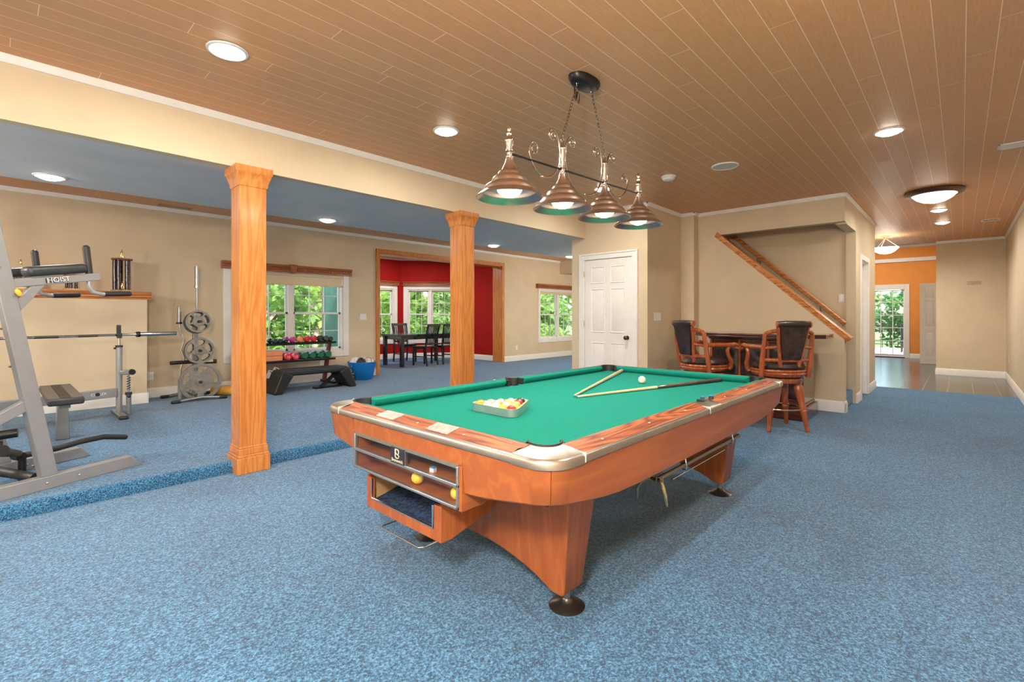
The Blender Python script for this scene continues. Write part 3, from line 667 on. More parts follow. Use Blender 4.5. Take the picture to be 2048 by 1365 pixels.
MB().tube([(2.66, LY + .004, 2.85), (2.675, LY + .01, 2.80), (2.66, LY + .012, 2.74), (2.63, LY + .01, 2.745), (2.625, LY + .008, 2.72), (2.56, LY + .008, 2.57), (2.505, LY + .006, zt(2.5))], .003, 6).build('power_cord', M('clear cord', (.55, .42, .28), .3), bl)
for sx in (-.085, .085): MB().tube([(LX + sx + .01 * math.cos(q), LY, 2.846 + .012 * math.sin(q)) for q in [i * PI / 5 for i in range(10)]], .0025, 5, True).build('canopy_hook', CHROME, bl)
# ------------------------------------------------------------------ pool table
X0, X1, Y0, Y1 = 1.22, 4.06, .960, 2.572
XM, YM = (X0 + X1) / 2, (Y0 + Y1) / 2
pt = thing('pool_table', 'nine-foot pool table with green cloth, reddish wood aprons and pewter corners', 'pool table', (XM, YM, 0))
ZR, ZF = .800, .762
def mir(p, sx, sy): return (X0 + p[0] if sx > 0 else X1 - p[0], Y0 + p[1] if sy > 0 else Y1 - p[1])
# cloth bed with pocket notches
def notch_corner(sx, sy):
    c = (.176, .176); r = .058; pts = []
    for i in range(9):
        a = -PI * .0 + PI * 1.5 * i / 8 if False else math.radians(-10 - i * 31.25 + 0)
        pts.append((c[0] + r * math.cos(a), c[1] + r * math.sin(a)))
    return pts
bed = []
def arc(cx, cy, r, a0, a1, n=8): return [(cx + r * math.cos(math.radians(a0 + (a1 - a0) * i / n)), cy + r * math.sin(math.radians(a0 + (a1 - a0) * i / n))) for i in range(n + 1)]
e = .118
near = [(X0 + .235, Y0 + e)] + [(XM - .062, Y0 + e)] + arc(XM, Y0 + .10, .055, 165, 15)[0:0] + [(XM + .062, Y0 + e)]
cA = arc(X0 + .176, Y0 + .176, .056, 45 + 140, 45 + 0 - 140 + 360, 10)
def corner_cut(cx, cy, ang):
    return arc(cx, cy, .056, ang + 100, ang - 100, 10)
poly = []
poly += [(X0 + e, Y0 + .235)] + [(x, y) for x, y in arc(X0 + .168, Y0 + .168, .048, 168, 282, 10)] + [(X0 + .235, Y0 + e)]
poly += [(XM - .06, Y0 + e)] + arc(XM, Y0 + e, .05, 180, 0, 8) + [(XM + .06, Y0 + e)]
poly += [(X1 - .235, Y0 + e)] + arc(X1 - .168, Y0 + .168, .048, 258, 372, 10) + [(X1 - e, Y0 + .235)]
poly += [(X1 - e, Y1 - .235)] + arc(X1 - .168, Y1 - .168, .048, -12, 102, 10) + [(X1 - .235, Y1 - e)]
poly += [(XM + .06, Y1 - e)] + arc(XM, Y1 - e, .05, 0, -180, 8) + [(XM - .06, Y1 - e)]
poly += [(X0 + .235, Y1 - e)] + arc(X0 + .168, Y1 - .168, .048, 78, 192, 10) + [(X0 + e, Y1 - .235)]
MB().prism(poly, 'z', .735, ZF).build('cloth_bed', FELT, pt)
# cushions (cloth covered): profile from wood line to nose
def cushion(a, b, along, side, base):
    """a..b along axis, side=+1 means playing area towards +; base = outer coordinate"""
    w0, w1 = .098, .148; ca, cb = a + .035, b - .035
    def P(t, w, z): return (t, base + side * w, z) if along == 'x' else (base + side * w, t, z)
    v = [P(a, w0, ZR + .013), P(b, w0, ZR + .013), P(cb, w1, ZR + .003), P(ca, w1, ZR + .003),
         P(a, w0, ZF - .01), P(b, w0, ZF - .01), P(cb - .006, w1 - .022, ZF - .002), P(ca + .006, w1 - .022, ZF - .002), P(cb, w1, ZR - .010), P(ca, w1, ZR - .010)]
    f = [(0, 1, 2, 3), (3, 2, 8, 9), (9, 8, 6, 7), (7, 6, 5, 4), (0, 4, 5, 1), (0, 3, 9, 7, 4), (1, 5, 6, 8, 2)]
    MB().add(v, f).build('cushion', FELT, pt, .002)
segs = [(X0 + .205, XM - .070), (XM + .070, X1 - .205)]
for a, b in segs: cushion(a, b, 'x', 1, Y0); cushion(a, b, 'x', -1, Y1)
cushion(Y0 + .205, Y1 - .205, 'y', 1, X0); cushion(Y0 + .205, Y1 - .205, 'y', -1, X1)
# wooden rail tops
def rail(a, b, along, side, base, m):
    pr = [(.016, ZR - .028), (.016, ZR - .006), (.022, ZR - .003), (.099, ZR + .0145), (.099, ZR - .05), (.03, ZR - .05)]
    mb = MB(); vs = []
    for t in (a, b):
        for w, z in pr: vs.append((t, base + side * w, z) if along == 'x' else (base + side * w, t, z))
    k = len(pr); mb.add(vs, [tuple(range(k)), tuple(range(k, 2 * k))] + [(i, (i + 1) % k, k + (i + 1) % k, k + i) for i in range(k)])
    mb.cur = 1; sg = mb; n = 3
    for j in range(1, n + 1):
        t = a + (b - a) * (j - (.0 if along == 'y' else .5)) / (n + (1 if along == 'y' else 0)); q = base + side * .055
        c = (t, q) if along == 'x' else (q, t); sg.lathe([(0, ZR + .0058), (.0055, ZR + .0054), (.0058, ZR + .003)], (c[0], c[1], 0), 12)
    mb.build('rail', [m, IVORY], pt, .001)
for a, b in ((X0 + .185, XM - .085), (XM + .085, X1 - .185)): rail(a, b, 'x', 1, Y0, ROSE); rail(a, b, 'x', -1, Y1, ROSE)
rail(Y0 + .185, Y1 - .185, 'y', 1, X0, ROSEY); rail(Y0 + .185, Y1 - .185, 'y', -1, X1, ROSEY)
# aluminium edge trims
def trim(a, b, along, side, base):
    pr = [(0, ZR - .034), (0, ZR - .016), (.004, ZR - .008), (.016, ZR - .004), (.016, ZR - .034)]
    vs = []
    for t in (a, b):
        for w, z in pr: vs.append((t, base + side * w, z) if along == 'x' else (base + side * w, t, z))
    k = len(pr); MB().add(vs, [tuple(range(k)), tuple(range(k, 2 * k))] + [(i, (i + 1) % k, k + (i + 1) % k, k + i) for i in range(k)]).build('edge_trim', PEWTER, pt, .001)
for a, b in ((X0 + .185, XM - .085), (XM + .085, X1 - .185)): trim(a, b, 'x', 1, Y0); trim(a, b, 'x', -1, Y1)
trim(Y0 + .185, Y1 - .185, 'y', 1, X0); trim(Y0 + .185, Y1 - .185, 'y', -1, X1)
# pewter corner castings and rubber pockets
def strip_casting(O, I, f, cen, name):
    n = len(O); rows = []
    def ins(p, d):
        v = Vector((cen[0] - p[0], cen[1] - p[1])).normalized() * d if cen[0] else Vector((0, d)); return (p[0] + v.x, p[1] + v.y)
    for pts, z in ((I, ZR - .036), (O, ZR - .036), (O, ZR - .016), ([ins(p, .004) for p in O], ZR - .007), ([ins(p, .015) for p in O], ZR - .001), (I, ZR + .013)):
        rows.append([(*f(p), z) for p in pts])
    vs = sum(rows, []); fs = []; m = len(rows)
    for j in range(m):
        for i in range(n - 1): fs.append((j * n + i, j * n + i + 1, ((j + 1) % m) * n + i + 1, ((j + 1) % m) * n + i))
    fs += [tuple(j * n for j in range(m)), tuple(j * n + n - 1 for j in range(m))]
    MB().add(vs, fs).build(name, PEWTER, pt)
def casting(sx, sy):
    c = .168; r = .066
    O = [(.186, 0)] + arc(.115, .115, .115, 270, 180, 14) + [(0, .186)]
    I = [(.186, .099)] + arc(c, c, r, 320, 130, 14) + [(.099, .186)]
    strip_casting(O, I, lambda p: mir(p, sx, sy), (.3, .3), 'corner_casting')
    ac = arc(c, c, r + .001, 122, 328, 16); ai = arc(c, c, r - .009, 122, 328, 16)
    R = [mir(p, sx, sy) for p in ac]; I = [mir(p, sx, sy) for p in ai]
    vs = []; fs = []
    for (p, q) in zip(R, I): vs += [(p[0], p[1], ZR + .018), (q[0], q[1], ZR + .016), (q[0], q[1], ZF - .09), (p[0], p[1], ZF - .09)]
    for i in range(len(R) - 1):
        for k in range(4): fs.append((i * 4 + k, i * 4 + (k + 1) % 4, i * 4 + 4 + (k + 1) % 4, i * 4 + 4 + k))
    fs += [(0, 1, 2, 3), tuple(len(vs) - 4 + k for k in range(4))]
    pk = MB().add(vs, fs); cc = mir((c, c), sx, sy); pk.lathe([(0, ZF - .09), (.07, ZF - .09)], (cc[0], cc[1], 0), 20)
    pk.build('pocket_liner', BLACK, pt)
for sx in (1, -1):
    for sy in (1, -1): casting(sx, sy)
def side_casting(sy):
    I = [(-.086, .099)] + arc(0, .115, .062, 195, 345, 12) + [(.086, .099)]
    O = [(-.086 + .172 * k / 14, 0) for k in range(15)]
    strip_casting(O, I, lambda p: (XM + p[0], Y0 + p[1] if sy > 0 else Y1 - p[1]), (0, .5), 'side_casting')
    R = arc(0, .115, .063, 188, 352, 14); I = arc(0, .115, .054, 188, 352, 14); vs = []; fs = []
    g = lambda p: (XM + p[0], Y0 + p[1] if sy > 0 else Y1 - p[1])
    for p, q in zip(map(g, R), map(g, I)): vs += [(p[0], p[1], ZR + .008), (q[0], q[1], ZR + .005), (q[0], q[1], ZF - .08), (p[0], p[1], ZF - .08)]
    for i in range(len(R) - 1):
        for k in range(4): fs.append((i * 4 + k, i * 4 + (k + 1) % 4, i * 4 + 4 + (k + 1) % 4, i * 4 + 4 + k))
    pk = MB().add(vs, fs); cc = g((0, .115)); pk.lathe([(0, ZF - .08), (.062, ZF - .08)], (cc[0], cc[1], 0), 20)
    for s_ in (-1, 1): pk.box(XM + s_ * .075 - .012, XM + s_ * .075 + .012, cc[1] - .03, cc[1] + .02, ZF, ZR + .006)
    pk.build('pocket_liner', BLACK, pt)
side_casting(1); side_casting(-1)
# white plastic joint strips beside castings
for sy in (1, -1):
    for x in (X0 + .186, XM - .087, X1 - .186):
        y0 = Y0 if sy > 0 else Y1 - .10; MB().box(x - .003, x + .003, y0 - .001, y0 + .101, ZR - .034, ZR + .001).build('joint_strip', IVORY, pt, .001)
for y in (Y1 - .186,): MB().box(X0 - .001, X0 + .10, y - .003, y + .003, ZR - .034, ZR + .003).build('joint_strip', IVORY, pt, .001)
# score plates on the near short rail
for y in (1.595, 1.985):
    sp_ = MB(); sl = lambda w: ZR - .003 + (w - .022) * .2273
    sp_.add([(X0 + w, yy, sl(w) + dz) for dz in (.0005, .004) for yy in (y - .072, y + .072) for w in (.024, .090)], [(0, 2, 3, 1), (4, 5, 7, 6), (0, 1, 5, 4), (2, 6, 7, 3), (0, 4, 6, 2), (1, 3, 7, 5)])
    sp_.build('score_plate', M('engraved silver plate', (.42, .38, .34), .35, .2, var=.25, scale=50), pt)
# aprons: plan loop with rounded corners, skirt dips away from the corners
def zb(x, y):
    d = min(math.hypot(x - cx, y - cy) for cx in (X0, X1) for cy in (Y0, Y1)); return .577 + .062 * math.exp(-(d / .30) ** 2)
def skirt(pts, name='apron', mat=CHERRY):
    vs = []; fs = []
    for (x, y) in pts:
        d = Vector((XM - x, YM - y)); nx = 0; ny = 0
        ix = min(max(x, X0 + .12), X1 - .12); iy = min(max(y, Y0 + .12), Y1 - .12); v = Vector((ix - x, iy - y)); v.normalize()
        o1, o2, th = .006, .022, .022
        b = zb(x, y)
        vs += [(x + v.x * o1, y + v.y * o1, ZR - .037), (x + v.x * o2, y + v.y * o2, b + .006), (x + v.x * (o2 + .006), y + v.y * (o2 + .006), b), (x + v.x * (o2 + th), y + v.y * (o2 + th), b), (x + v.x * (o1 + th), y + v.y * (o1 + th), ZR - .037)]
    for i in range(len(pts) - 1):
        for k in range(5): fs.append((i * 5 + k, i * 5 + (k + 1) % 5, i * 5 + 5 + (k + 1) % 5, i * 5 + 5 + k))
    fs += [tuple(range(5)), tuple(len(vs) - 5 + k for k in range(5))]
    return MB().add(vs, fs).build(name, mat, pt)
def lin(a, b, n): return [(a[0] + (b[0] - a[0]) * i / n, a[1] + (b[1] - a[1]) * i / n) for i in range(n + 1)]
R_ = .12
YL, YH = 1.415, 2.250       # ball-return cabinet span
skirt(lin((X0, YL), (X0, Y0 + R_), 6) + arc(X0 + R_, Y0 + R_, R_, 180, 225, 5)[1:])
skirt(arc(X0 + R_, Y0 + R_, R_, 226, 270, 5) + lin((X0 + R_, Y0), (X1 - R_, Y0), 24)[1:] + arc(X1 - R_, Y0 + R_, R_, 270, 315, 5)[1:])
skirt(arc(X1 - R_, Y0 + R_, R_, 316, 360, 5) + lin((X1, Y0 + R_), (X1, Y1 - R_), 14)[1:] + arc(X1 - R_, Y1 - R_, R_, 0, 45, 5)[1:])
skirt(arc(X1 - R_, Y1 - R_, R_, 46, 90, 5) + lin((X1 - R_, Y1), (X0 + R_, Y1), 24)[1:] + arc(X0 + R_, Y1 - R_, R_, 90, 135, 5)[1:])
skirt(arc(X0 + R_, Y1 - R_, R_, 136, 180, 5) + lin((X0, Y1 - R_), (X0, YH), 3)[1:])
MB().box(X0 + .11, X1 - .11, Y0 + .11, Y1 - .11, .60, .735).build('slate_frame', M('dark underframe', (.05, .025, .015), .7), pt, .004)
# ball return cabinet
XF = X0 + .010
MB().box(XF, XF + .02, YL + .002, YH - .002, .694, ZR - .038).build('fascia', CHERRY, pt, .002)
cb = MB()
for y in (YL + .002, YH - .022): cb.prism([(XF, .515), (XF, .700), (XF + .34, .700), (XF + .34, .585), (XF + .12, .515)], 'y', y, y + .02)
cb.box(XF + .004, XF + .12, YL + .02, YH - .02, .515, .530)
cb.box(XF + .11, XF + .13, YL + .02, YH - .02, .53, .70)
cb.box(XF + .01, XF + .12, YL + .02, YH - .02, .606, .618)
cb.build('return_cabinet', CHERRY, pt, .002)
MB().box(XF - .001, XF + .005, YL + .022, YH - .022, .68, .696).build('fascia_strip', M('bronze strip', (.42, .36, .27), .35, .8), pt)
f = MB(); g = .011
f.box(XF - .008, XF + .012, YL + .018, YL + .018 + g, .520, .690).box(XF - .008, XF + .012, YH - .018 - g, YH - .018, .520, .690)
f.box(XF - .008, XF + .012, YL + .018, YH - .018, .520, .532).box(XF - .008, XF + .012, YL + .018, YH - .018, .606, .620)
f.build('chrome_frame', STEEL, pt, .003)
for z0, z1 in ((.535, .604), (.622, .688)): MB().box(XF + .0005, XF + .003, YL + .03, YH - .03, z0, z1).build('glass_pane', GLASS, pt)
bd = MB().box(XF - .010, XF + .004, 1.790, 1.895, .618, .688).build('badge', M('black badge', (.022, .022, .024), .3), pt, .001)
BRM = Matrix(((0, 0, -1, 0), (-1, 0, 0, 0), (0, 1, 0, 0), (0, 0, 0, 1)))
def on_end(y, z, x): return Matrix.Translation((x - XM, y - YM, z)) @ BRM
bdo = Vector((0, 0, 0))
GOLDT = M('pale gold lettering', (.80, .72, .48), .35, .3)
text_mesh('badge_lettering', 'Brunswick', .021, GOLDT, bd, on_end(1.8425, .631, XF - .0105))
bb = MB()
ring = lambda cy, cz, ry, rz: [(XF - .011, cy + ry * math.cos(q), cz + rz * math.sin(q)) for q in [i * PI / 9 for i in range(18)]]
bb.tube(ring(1.842, .6705, .0125, .011), .0022, 6, True).tube([(XF - .011, 1.857, .648), (XF - .011, 1.857, .682), (XF - .011, 1.850, .682)], .0022, 6)
bb.tube([(XF - .011, 1.857, .660), (XF - .011, 1.838, .660), (XF - .011, 1.827, .653), (XF - .011, 1.832, .644), (XF - .011, 1.850, .642), (XF - .011, 1.857, .650)], .0022, 6)
bb.build('badge_emblem', GOLDT, bd)
MB().box(XF - .009, XF + .004, 1.782, 1.786, .618, .69).build('chrome_divider', CHROME, pt)
# lower ball tray
XT = 1.275; TY0, TY1 = 1.600, 2.195
tr = MB()
for y in (TY0, TY1 - .02): tr.prism([(XT, .318), (XT, .472), (XT + .06, .505), (XT + .42, .505), (XT + .40, .44), (XT + .29, .375), (XT + .06, .318)], 'y', y, y + .02)
tr.box(XT, XT + .018, TY0 + .02, TY1 - .02, .318, .366).box(XT, XT + .018, TY0 + .02, TY0 + .052, .36, .472).box(XT, XT + .018, TY1 - .05, TY1 - .02, .36, .472)
tr.prism([(XT + .01, .318), (XT + .01, .33), (XT + .29, .39), (XT + .40, .45), (XT + .42, .44), (XT + .30, .375), (XT + .06, .318)], 'y', TY0 + .01, TY1 - .01)
tr.build('ball_tray', CHERRYZ, pt, .003)
MB().prism([(XT + .235 + .035 * math.cos(q), .504 + .045 * math.sin(q)) for q in [-PI * k / 10 for k in range(11)]], 'y', TY0 - .0015, TY0 + .002).build('finger_hole_shade', BLACK, pt)  # flat black half-disc paints the dark inside of a notch
MB().tube([(XT - .002, TY1 - .052, .47), (XT - .002, TY1 - .052, .372), (XT - .002, TY0 + .054, .372), (XT - .002, TY0 + .054, .47)], .005, 6).build('tray_edge_strip', CHROME, pt)
MB().prism([(XT + .02, .338), (XT + .29, .398), (XT + .29, .406), (XT + .02, .35)], 'y', TY0 + .022, TY1 - .022).build('tray_carpet', M('dark blue tray carpet', (.008, .028, .07), .95, var=.9, scale=60, bmp=.8), pt)
MB().prism([(XT + .02, .345), (XT + .10, .36), (XT + .20, .40), (XT + .20, .49), (XT + .02, .47)], 'y', TY1 - .024, TY1 - .020).build('tray_liner', M('tan cork liner', (.50, .30, .14), .8, var=.15), pt)
lp = [(1.295, 1.745, .25), (1.275, 1.76, .25), (1.275, 2.055, .25), (1.29, 2.07, .25), (1.40, 2.07, .252), (1.44, 2.068, .30), (1.45, 2.068, .40), (1.45, 1.745, .40), (1.44, 1.745, .30), (1.40, 1.745, .252)]
MB().tube(lp, .0035, 6, True).build('wire_loop', CHROME, pt)
# pedestal legs: one broad arched panel each, on two steel feet
def pedestal(xc, nm='leg'):
    ys0, ys1 = 1.225, YM * 2 - 1.225; n = 16; prf = []
    prf.append((ys0 + .012, .085)); prf.append((ys0 + .07, .088))
    for i in range(n + 1):
        u = i / n; y = ys0 + .10 + (ys1 - ys0 - .20) * u; prf.append((y, .105 + .095 * math.sin(PI * u) ** .8))
    prf.append((ys1 - .07, .088)); prf.append((ys1 - .012, .085)); prf += [(ys1, .10), (ys1 + .06, .60), (ys0 - .06, .60), (ys0, .10)]
    def tx(z): return .068 + (z - .085) * .075
    vs = [(xc - tx(z) + .0 * z, y, z) for y, z in prf] + [(xc + tx(z), y, z) for y, z in prf]; k = len(prf)
    return MB().add(vs, [tuple(range(k)), tuple(range(k, 2 * k))] + [(i, (i + 1) % k, k + (i + 1) % k, k + i) for i in range(k)]).build(nm, CHERRYZ, pt, .006)
pedestal(1.70); pedestal(3.565)
for x in (1.715, 3.557):
    for y in (1.272, YM * 2 - 1.272):
        MB().lathe([(0, 0), (.078, 0), (.080, .004), (.070, .010), (.04, .020), (.024, .030), (.018, .040), (0, .04)], (x, y, 0), 32).build('foot_disc', M('dark steel foot', (.13, .115, .10), .3, .9, var=.15), pt)
        MB().cyl((x, y, .03), (x, y, .10), .0155, 16).build('foot_post', STEEL, pt)
MB().lathe([(0, 0), (.026, 0), (.026, .02), (0, .02)], (1.36, 1.09, .61), 16).build('bumper', BLACK, pt)
# hooks that carry the mechanical bridge
for x in (2.45, 3.15): MB().tube([(x, 1.10, .60), (x, 1.06, .58), (x, 1.045, .50), (x, 1.05, .478), (x, 1.065, .475), (x, 1.08, .49)], .004, 6).build('bridge_hook', CHROME, pt)
# bridge itself
mbq = thing('mechanical_bridge', 'brown bridge stick with brass crutch head slung under the pool table edge', 'bridge stick', (2.7, 1.06, .47))
MB().tube([(2.14, 1.062, .497), (3.30, 1.062, .497)], [.0105, .0135], 12).build('shaft', M('brown cue shaft', (.22, .15, .075), .3, coat=.4), mbq)
MB().tube([(2.28, 1.045, .470), (3.0, 1.045, .470)], .004, 8).build('chrome_rod', CHROME, mbq)
h = MB(); yb_ = 1.062
hz = .495
h.tube([(2.12, yb_ + .085, hz - .10), (2.11, yb_ + .082, hz - .05), (2.11, yb_ + .060, hz - .01), (2.12, yb_ + .03, hz + .012), (2.13, yb_, hz + .004), (2.12, yb_ - .03, hz + .012), (2.11, yb_ - .050, hz - .01), (2.11, yb_ - .062, hz - .05), (2.12, yb_ - .065, hz - .10)], [.006, .009, .009, .009, .013, .009, .009, .009, .006], 8)
for dy in (-.045, -.015, .02, .055): h.tube([(2.118, yb_ + dy, hz + .005), (2.112, yb_ + dy, hz + .03)], [.005, .003], 6)
h.build('bridge_head', M('brass head', (.45, .36, .20), .25, .9), mbq)
# cues
def cue(a, b, label, cols):
    a = Vector(a); b = Vector(b); t = thing('cue_stick', label, 'cue', tuple((a + b) / 2), 0, 'cue sticks on the table'); d = b - a
    def p(u): return a + d * u
    MB().tube([p(0), p(.006)], .0062, 10).build('tip', M('blue tip', (.05, .16, .30), .8), t)
    MB().tube([p(.006), p(.022)], .0064, 10).build('ferrule', IVORY, t)
    MB().tube([p(.022), p(.50)], [.0064, .0105], 12).build('shaft', M('maple shaft', (.72, .56, .30), .3, coat=.4), t)
    MB().tube([p(.50), p(.78)], [.0105, .0135], 12).build('forearm', cols[0], t)
    MB().tube([p(.78), p(.99)], [.0135, .015], 12).build('butt_wrap', cols[1], t)
    MB().tube([p(.99), p(1)], .0145, 12).build('butt_cap', cols[2], t)
    return t
MAPLE = M('maple butt', (.60, .46, .24), .3, coat=.4)
cue((2.478, 1.765, ZF + .010), (4.045 - .16, 1.380, ZF + .0155), 'cue with dark brown butt lying toward the right far corner', (M('dark butt wood', (.10, .05, .03), .2, coat=.5), M('darker butt wrap', (.055, .028, .02), .3), BLACK))
cue((2.490, 1.792, ZF + .010), (3.900, 2.270, ZF + .0155), 'all pale maple cue lying toward the far left corner pocket', (MAPLE, MAPLE, IVORY))
# balls
BR = .0286
def ballmat(n, c): return M('ball ' + n, c, .08, var=0, coat=.6)
BC = {'yellow': (.85, .55, .06), 'blue': (.02, .06, .40), 'red': (.62, .02, .02), 'purple': (.12, .02, .22), 'orange': (.85, .30, .04), 'green': (.02, .28, .10), 'maroon': (.30, .02, .02), 'black': (.012, .012, .012)}
CRM = M('ball cream', (.86, .76, .52), .08, var=0, coat=.6)
def ball(x, y, z, col, stripe, label, rot=(0, 0, 0), group='balls in the triangle rack'):
    mb = MB(); N = 14; K = 20
    mb.sphere((0, 0, 0), BR, 20)
    if stripe:
        for i, fc in enumerate(mb.f): mb.mi[i] = 0 if abs(sum(mb.v[q][2] for q in fc) / len(fc)) < BR * .55 else 1
        mt = [ballmat(col, BC[col]), CRM]
    elif col == 'cream': mt = [CRM]
    else:
        for i, fc in enumerate(mb.f): mb.mi[i] = 1 if (sum(mb.v[q][2] for q in fc) / len(fc)) > BR * .955 else 0
        mt = [ballmat(col, BC[col]), CRM]
    o = mb.build('billiard_ball', mt, local=True); o.location = (x, y, z); o.rotation_euler = rot
    return tag(o, label, 'billiard ball', group)
rx0, ryc = 2.010, 1.812
rows = [[('black', 0, 'black billiard ball at the far tip of the rack')],
        [('green', 1, 'green-striped ball behind the tip, left of the maroon ball'), ('maroon', 0, 'maroon ball next to the black one')],
        [('purple', 1, 'purple-striped ball in the middle row of the rack, left end'), ('yellow', 0, 'yellow ball at the centre of the rack'), ('orange', 0, 'orange ball in the middle row, right end by the rail of the rack')],
        [('purple', 1, 'purple-and-cream ball second row, left end'), ('orange', 1, 'orange-striped ball second row, inner left'), ('blue', 1, 'blue-striped ball second row behind yellow and white balls'), ('yellow', 1, 'yellow-striped ball second row, behind the red ball')],
        [('orange', 0, 'orange ball in the left front corner of the rack'), ('yellow', 1, 'yellow-striped ball in the front row beside the corner orange one'), ('cream', 0, 'pale cream-looking ball in the middle of the front row'), ('yellow', 0, 'solid yellow ball beside the red ball in front row'), ('red', 0, 'solid red ball in the near right corner of the rack')]]
for i, r in enumerate(rows):
    for j, (c, s_, lab) in enumerate(r):
        ball(rx0 - i * .0497, ryc + (i / 2 - j) * .0576, ZF + BR, c, s_, lab, (random.uniform(-.9, .9), random.uniform(-.9, .9), random.random() * 6))
ball(3.364, 1.783, ZF + BR, 'cream', 0, 'white cue ball alone on the green cloth', group='loose balls')
ball(XF + .045, 1.765, .532 + BR, 'yellow', 0, 'yellow ball in the middle of the ball return shelf', (1.2, .3, 0), 'balls in the return shelf')
ball(XF + .045, 1.495, .532 + BR, 'yellow', 1, 'pale yellow striped ball at the right end of return shelf', (1.5, .6, 0), 'balls in the return shelf')
# rack
rk = thing('ball_rack', 'silver triangle rack around the billiard balls on green cloth', 'ball rack', (1.9, ryc, ZF))
def rtri(off, rr, n=6):
    # centre of ball triangle, offset outwards
    cs = [(rx0, ryc), (rx0 - 4 * .0497, ryc + 2 * .0576), (rx0 - 4 * .0497, ryc - 2 * .0576)]; pts = []
    for (cx, cy), a0 in zip(cs, (0, 120, 240)): pts += arc(cx, cy, BR + off, a0 - 60, a0 + 60, n)
    return pts
def ringwall(o0, o1, z0, z1, name, mat):
    A = rtri(o0, 0); B = rtri(o1, 0); n = len(A); vs = [(*p, z0) for p in A] + [(*p, z0) for p in B] + [(*p, z1) for p in B] + [(*p, z1) for p in A]
    fs = [(j * n + i, j * n + (i + 1) % n, ((j + 1) % 4) * n + (i + 1) % n, ((j + 1) % 4) * n + i) for j in range(4) for i in range(n)]
    MB().add(vs, fs).build(name, mat, rk)
ringwall(.003, .012, ZF + .004, ZF + .041, 'inner_frame', M('cream plastic liner', (.85, .62, .25), .35))
ringwall(.012, .016, ZF + .001, ZF + .043, 'outer_band', M('silver band', (.55, .56, .56), .3, .85))
# chalk
def chalk(x, y, z, c1, label, rz=.2):
    t = thing('chalk_cube', label, 'chalk', (x, y, z), rz, 'chalk cubes')
    MB().box(-.011, .011, -.011, .011, 0, .017).build('paper_wrap', c1, t, .001, local=True)
    MB().box(-.0108, .0108, -.0108, .0108, .017, .023).build('chalk_top', M('blue chalk', (.03, .18, .42), .9), t, .002, local=True)
chalk(XF + .03, 1.635, .618, M('white pink chalk wrap', (.8, .62, .68), .6), 'blue chalk in white wrapper on upper return shelf')
chalk(XM + .02, Y0 + .085, ZR + .013, M('dark chalk wrap', (.02, .05, .08), .6), 'blue chalk cube on the rail by the near side pocket', .5)
chalk(XM + .085, Y0 + .062, ZR + .013, BLACK, 'black-wrapped chalk cube at the near side pocket', .1)
# ------------------------------------------------------------------ power tower at the left edge (local x = out from the frame)
pw = thing('power_tower', 'grey steel knee-raise power tower with black arm pads at left edge', 'exercise machine', (.787, 4.776, SF), math.radians(21.7))
WY = .66
def beam_xz(pts, y0, w, name, mat=STEELG, par=None, bev=.004): return MB().prism(pts, 'y', y0, y0 + w).build(name, mat, par or pw, bev, local=True)
for side, y in enumerate((0, WY)):
    d = .0 if side == 0 else .03
    beam_xz([(0, 0), (-.075, .087), (-1.75, .087), (-1.82, 0)], y, .07, 'base_beam')
    o = beam_xz([(-.535 + d, .087), (-.625 + d, .087), (-1.0 + d, 2.25), (-.915 + d, 2.25)], y, .065, 'upright')
    bl_ = MB()
    for s_, z in ((-.60, .16), (-.67, .55), (-.72, .85), (-.765, 1.1), (-.835, 1.52)):
        bl_.cyl((s_ + d - .03, y + .08, z), (s_ + d - .03, y + .10, z), .008, 8)
    for q in (-.42, -.60): bl_.sphere((q, y - .002, .045), .008, 8)
    bl_.cyl((-.84 + d, y - .004, 1.49), (-.84 + d, y, 1.49), .010, 10)
    bl_.build('bolt_row', CHROME, o, local=True)
    a = beam_xz([(-.79, 1.365), (-.79, 1.42), (-.282, 1.505), (-.282, 1.449)], y + .005, .05, 'arm_beam')
    beam_xz([(-.75 + d, 1.291), (-.68 + d, 1.381), (-.605 + d, 1.390), (-.73 + d, 1.218)], y + .01, .045, 'gusset')
    beam_xz([(-.68, .64), (-.68, .56), (-1.60, .087), (-1.72, .087)], y + .01, .05, 'rear_brace')
    MB().tube([(-.326, y + .03, 1.45), (-.335, y + .03, 1.53)], .012, 10).tube([(-.34, y + .03, 1.49), (-.36, y + .03, 1.68)], .0225, 14).sphere((-.36, y + .03, 1.68), .0225, 12).build('vertical_grip', BLACK, pw, local=True)
    MB().tube([(-.345, y + .025, 1.455), (-.343, y + .025, 1.40), (-.322, y + .02, 1.36), (-.27, y + .015, 1.345), (-.25, y + .01, 1.347)], .0155, 12).build('handle_tube', STEELG, pw, local=True)
    MB().tube([(-.255, y + .01, 1.348), (-.095, y, 1.356)], .020, 14).sphere((-.095, y, 1.356), .020, 12).build('handle_grip', BLACK, pw, local=True)
    pm = Matrix.Translation((-.53, y + .03, 1.505)) @ Matrix.Rotation(-.165, 4, 'Y')
    MB().box(-.18, .16, -.055, .055, -.035, .035, pm).build('arm_pad', VINYL, pw, .028, local=True).modifiers[0].segments = 4
MB().cyl((-.76, -.012, 1.325), (-.76, 0, 1.325), .012, 10).build('knob_post', CHROME, pw, local=True)
MB().sphere((0, 0, 0), .020, 12, 1).build('yellow_knob', M('yellow knob', (.85, .50, .05), .35), pw, local=True)
kb = [c for c in pw.children if c.name.startswith('yellow_knob')][0]; kb.location = (-.755, -.02, 1.335); kb.scale = (.8, .65, 1.35); kb.rotation_euler = (0, -.5, 0)
